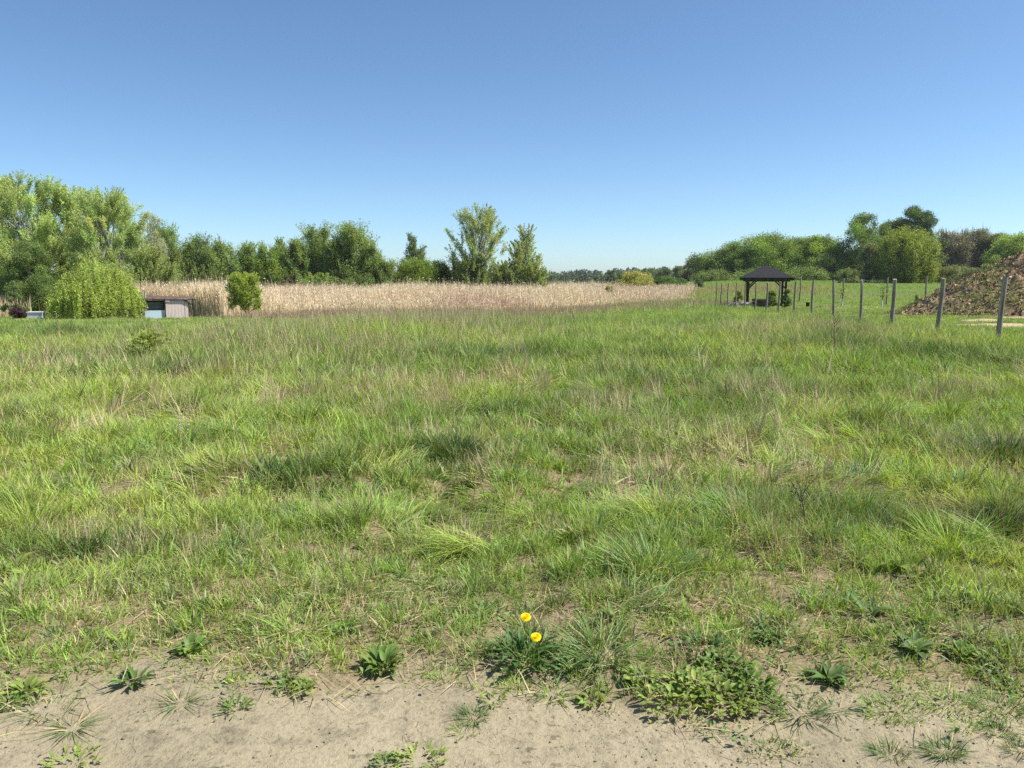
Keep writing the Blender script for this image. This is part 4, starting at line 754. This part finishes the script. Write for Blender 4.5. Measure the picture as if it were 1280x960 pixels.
for px, py, n_, L, w, rad, a, c, lb, dn in [(750, 822, 170, .26, .0055, .1, (.5, 1.3), BG * 1.25, 'big sprawling pale grass clump right of the dandelion', None), (590, 690, 300, .42, .0055, .15, (.7, 1.15), YGREEN * .88, 'long bent grass clump swept to the left, left one of two', pi + .3), (665, 655, 280, .42, .0055, .14, (.8, 1.2), YGREEN * .95, 'long flattened grass clump swept to the left, right one of two', pi + .1),
      (815, 715, 240, .34, .007, .16, (.2, .9), BG * 1.5, 'pale blue green coarse grass clump right of centre', None), (830, 655, 200, .36, .007, .14, (.2, .8), YGREEN * .9, 'pale yellow green coarse grass clump above the blue green one', None), (795, 755, 140, .28, .006, .14, (.6, 1.3), BG * 1.4, 'flattened pale grass below the blue green clump', .4), (370, 790, 140, .2, .0055, .1, (.6, 1.3), GREEN * 1.1, 'coarse tuft in the thatch left of centre', None), (40, 660, 200, .34, .006, .16, (.15, .7), YGREEN * .9, 'light tall tuft near the left edge', None), (1190, 690, 180, .36, .006, .14, (.2, .9), GREEN * 1.2, 'coarse upright tuft in the right meadow', None)]:
    tuft('coarse_grass', lb, px, py, n_, L, w, rad, a, c, 'coarse grass clumps in the meadow', dn, .06, (.5, 1.1))
# dark sedge tussocks
for px, py, n_, L, rad, w, lb in [(225, 475, 700, .42, .35, .012, 'dark round tussock in the left meadow'), (570, 572, 450, .3, .16, .007, 'dark tussock left of the meadow centre'), (1250, 580, 700, .38, .28, .007, 'large dark tussock at the right edge of the meadow'), (1105, 665, 500, .2, .15, .005, 'brownish dark tussock in the right meadow'), (1250, 665, 500, .24, .16, .005, 'dark tussock at the right edge below the large one')]:
    g = G(px, py); r = rng(int(px)); mb = MB(); ph = r.random(n_) * 6.28; rr = rad * np.sqrt(r.random(n_)); x, y = np.cos(ph) * rr, np.sin(ph) * rr; c = jit(r, DGREEN * .9, n_, .25); d = r.random(n_) < .15; c[d] = jit(r, (.12, .085, .05), int(d.sum()))
    blades(mb, np.stack([x, y, height(x + g[0], y + g[1]) - g[2] - .01], 1), L * (.5 + .6 * r.random(n_)), w, ph + r.normal(size=n_) * .4, .15 + rr / rad * .5, .5 + rr / rad * .8 + .4 * r.random(n_), c, c, 3)
    tag(mb.build('sedge_tussock', M_GRASS, loc=tuple(g)), lb, 'tussock', 'dark tussocks in the meadow')
# yellow green clump, stalks
g = G(188, 452); r = rng(9); n = 240; root = empty('leafy_forb', g, 'single yellow green leafy plant in the left meadow', 'plant')
mb = MB(); leaf_cards(mb, r.normal(size=(n, 3)) * [.16, .16, .1] + [0, 0, .38], .09, jit(r, (.16, .2, .04), n), r); mb.build('leaves', M_WEED, root)
mb = MB(); tube(mb, [[0, 0, 0], [0, 0, .4]], [.02, .008], 5, (.1, .12, .05)); mb.build('stem', M_WEED, root)
def stalk(label, px, py_top, py_base, col, seed, rad=.006):
    g = G(px, py_base); e = P(px, py_top, g[1]) - g; r = rng(seed); mb = MB(); s = np.linspace(0, 1, 8)[:, None]; tube(mb, e * s + np.sin(s * 5) * [.012, 0, 0], rad * (1.1 - .7 * s[:, 0]), 5, col)
    for k in range(9): t = .45 + .06 * k; q = e * t; an = r.random() * 6.28; tube(mb, [q, q + [.09 * math.cos(an), .09 * math.sin(an), .13]], [rad * .5, rad * .25], 4, col, cap=False); leaf_cards(mb, q + r.normal(size=(6, 3)) * .02 + [.06 * math.cos(an), .06 * math.sin(an), .09], .02, jit(r, col, 6), r)
    tag(mb.build('dry_stalk', M_DRY, loc=tuple(g)), label, 'dry stalk', 'dead stalks in the meadow')
stalk('tall reddish dead dock stalk before the fifth fence post', 1043, 388, 455, (.26, .18, .13), 1, .012); stalk('dark dead stalk in the right middle of the meadow', 1004, 612, 672, (.08, .06, .04), 2, .005); stalk('thin pale dead stalk in the left meadow', 225, 520, 580, (.4, .33, .22), 3, .004)

# low herbs of the trampled turf
r = rng(720); mb = MB(); x, y = wedge(r, 2.4, 4.6, 900); e = y - edge(x); k = keep_mask(x, y) & (e < 1.3) & (r.random(len(x)) < .06 + .8 * ss(.5, .68, fbm(x * 2.2, y * 2.2, 91)) * ss(1.3, .3, e) + .35 * ss(.9, 1.5, x) * ss(.9, .4, e)); x, y = x[k], y[k]; n = len(x)
leaf_strips(mb, np.stack([x, y, height(x, y) + .004 + .03 * r.random(n)], 1), .012 + .025 * r.random(n), .007 + .009 * r.random(n), r.random(n) * 6.28, .5 + .9 * r.random(n), 1.1 + .8 * r.random(n), jit(r, (.095, .16, .04), n, .25), 'oval', 3)
tag(mb.build('low_herbs', M_WEED), 'small creeping leaves in the trampled turf beside the path', kind='stuff')
# litter on the path: grit and dead grass bits
r = rng(700); mb = MB(); n = 500; y = 1.6 + 1.6 * r.random(n); x = (r.random(n) * 2 - 1) * 3; k = y < edge(x) + .1; x, y = x[k], y[k]; n = len(x)
for i in range(n):
    s = .0015 + .0045 * r.random() ** 3; v = r.normal(size=(8, 3)); v = np.array([[a, b, d] for d in (-1, 1) for a, b in ((-1, -1), (1, -1), (1, 1), (-1, 1))]) * s * (.6 + .5 * r.random((8, 3))) + [x[i], y[i], hz(x[i], y[i]) + s * .3]
    mb.add(v, [[3, 2, 1, 0], [4, 5, 6, 7], [0, 1, 5, 4], [1, 2, 6, 5], [2, 3, 7, 6], [3, 0, 4, 7]])
tag(mb.build('path_grit', M_STONE, smooth=True), 'small stones and crumbs of earth on the path', kind='stuff')
mb = MB(); n = 9000; y = 1.6 + 1.7 * r.random(n); x = (r.random(n) * 2 - 1) * 2.8; k = (y < edge(x) + .15) & (r.random(n) < .15 + 1.2 * ss(.45, .65, fbm(x * 2.5, y * 2.5, 83))); x, y = x[k], y[k]; n = len(x)
leaf_cards(mb, np.stack([x, y, height(x, y) + .002], 1), .004 + .009 * r.random(n) ** 3, np.array([(.12, .1, .065), (.2, .17, .11), (.4, .34, .23), (.08, .065, .045)])[r.integers(0, 4, n)], r, .9)
tag(mb.build('path_crumbs', M_TWIG), 'dark and pale crumbs of dry earth strewn over the path', kind='stuff')
mb = MB(); n = 4200; y = 1.6 + 1.8 * r.random(n); x = (r.random(n) * 2 - 1) * 3; k = (y < edge(x) + .2) & (r.random(n) < .2 + fbm(x * 2, y * 2, 81)); x, y = x[k], y[k]; n = len(x)
pal = np.array([(.38, .3, .18), (.16, .12, .08), (.1, .08, .05), (.28, .22, .13)])[r.integers(0, 4, n)]
blades(mb, np.stack([x, y, height(x, y) + .002], 1), .01 + .05 * r.random(n) ** 2, .002, r.random(n) * 6.28, 1.5, 1.62, pal, pal, 2)
tag(mb.build('path_litter', M_DRY), 'dead grass bits and tiny twigs scattered on the path', kind='stuff')

# ------------------------------------------------------------------ the air: thin even haze round the whole place
mb = MB(); xs, ys = gx, gy; zl = float(ZZ.min()) - 1; x0, x1, y0, y1 = gx[0] - 20, gx[-1] + 20, gy[0] - 20, gy[-1] + 20
box(mb, (x0 + x1) / 2, (y0 + y1) / 2, (zl + 19) / 2, x1 - x0, y1 - y0, 19 - zl)
hm = bpy.data.materials.new('air'); hm.use_nodes = True; ht = hm.node_tree; ht.nodes.clear()
ho = ht.nodes.new('ShaderNodeOutputMaterial'); hv = ht.nodes.new('ShaderNodeVolumePrincipled'); hv.inputs['Color'].default_value = (.93, .96, 1, 1); hv.inputs['Density'].default_value = .00014; hv.inputs['Anisotropy'].default_value = .2
ht.links.new(hv.outputs[0], ho.inputs['Volume'])
tag(mb.build('haze', hm), 'thin haze in the air over the meadow', kind='stuff')
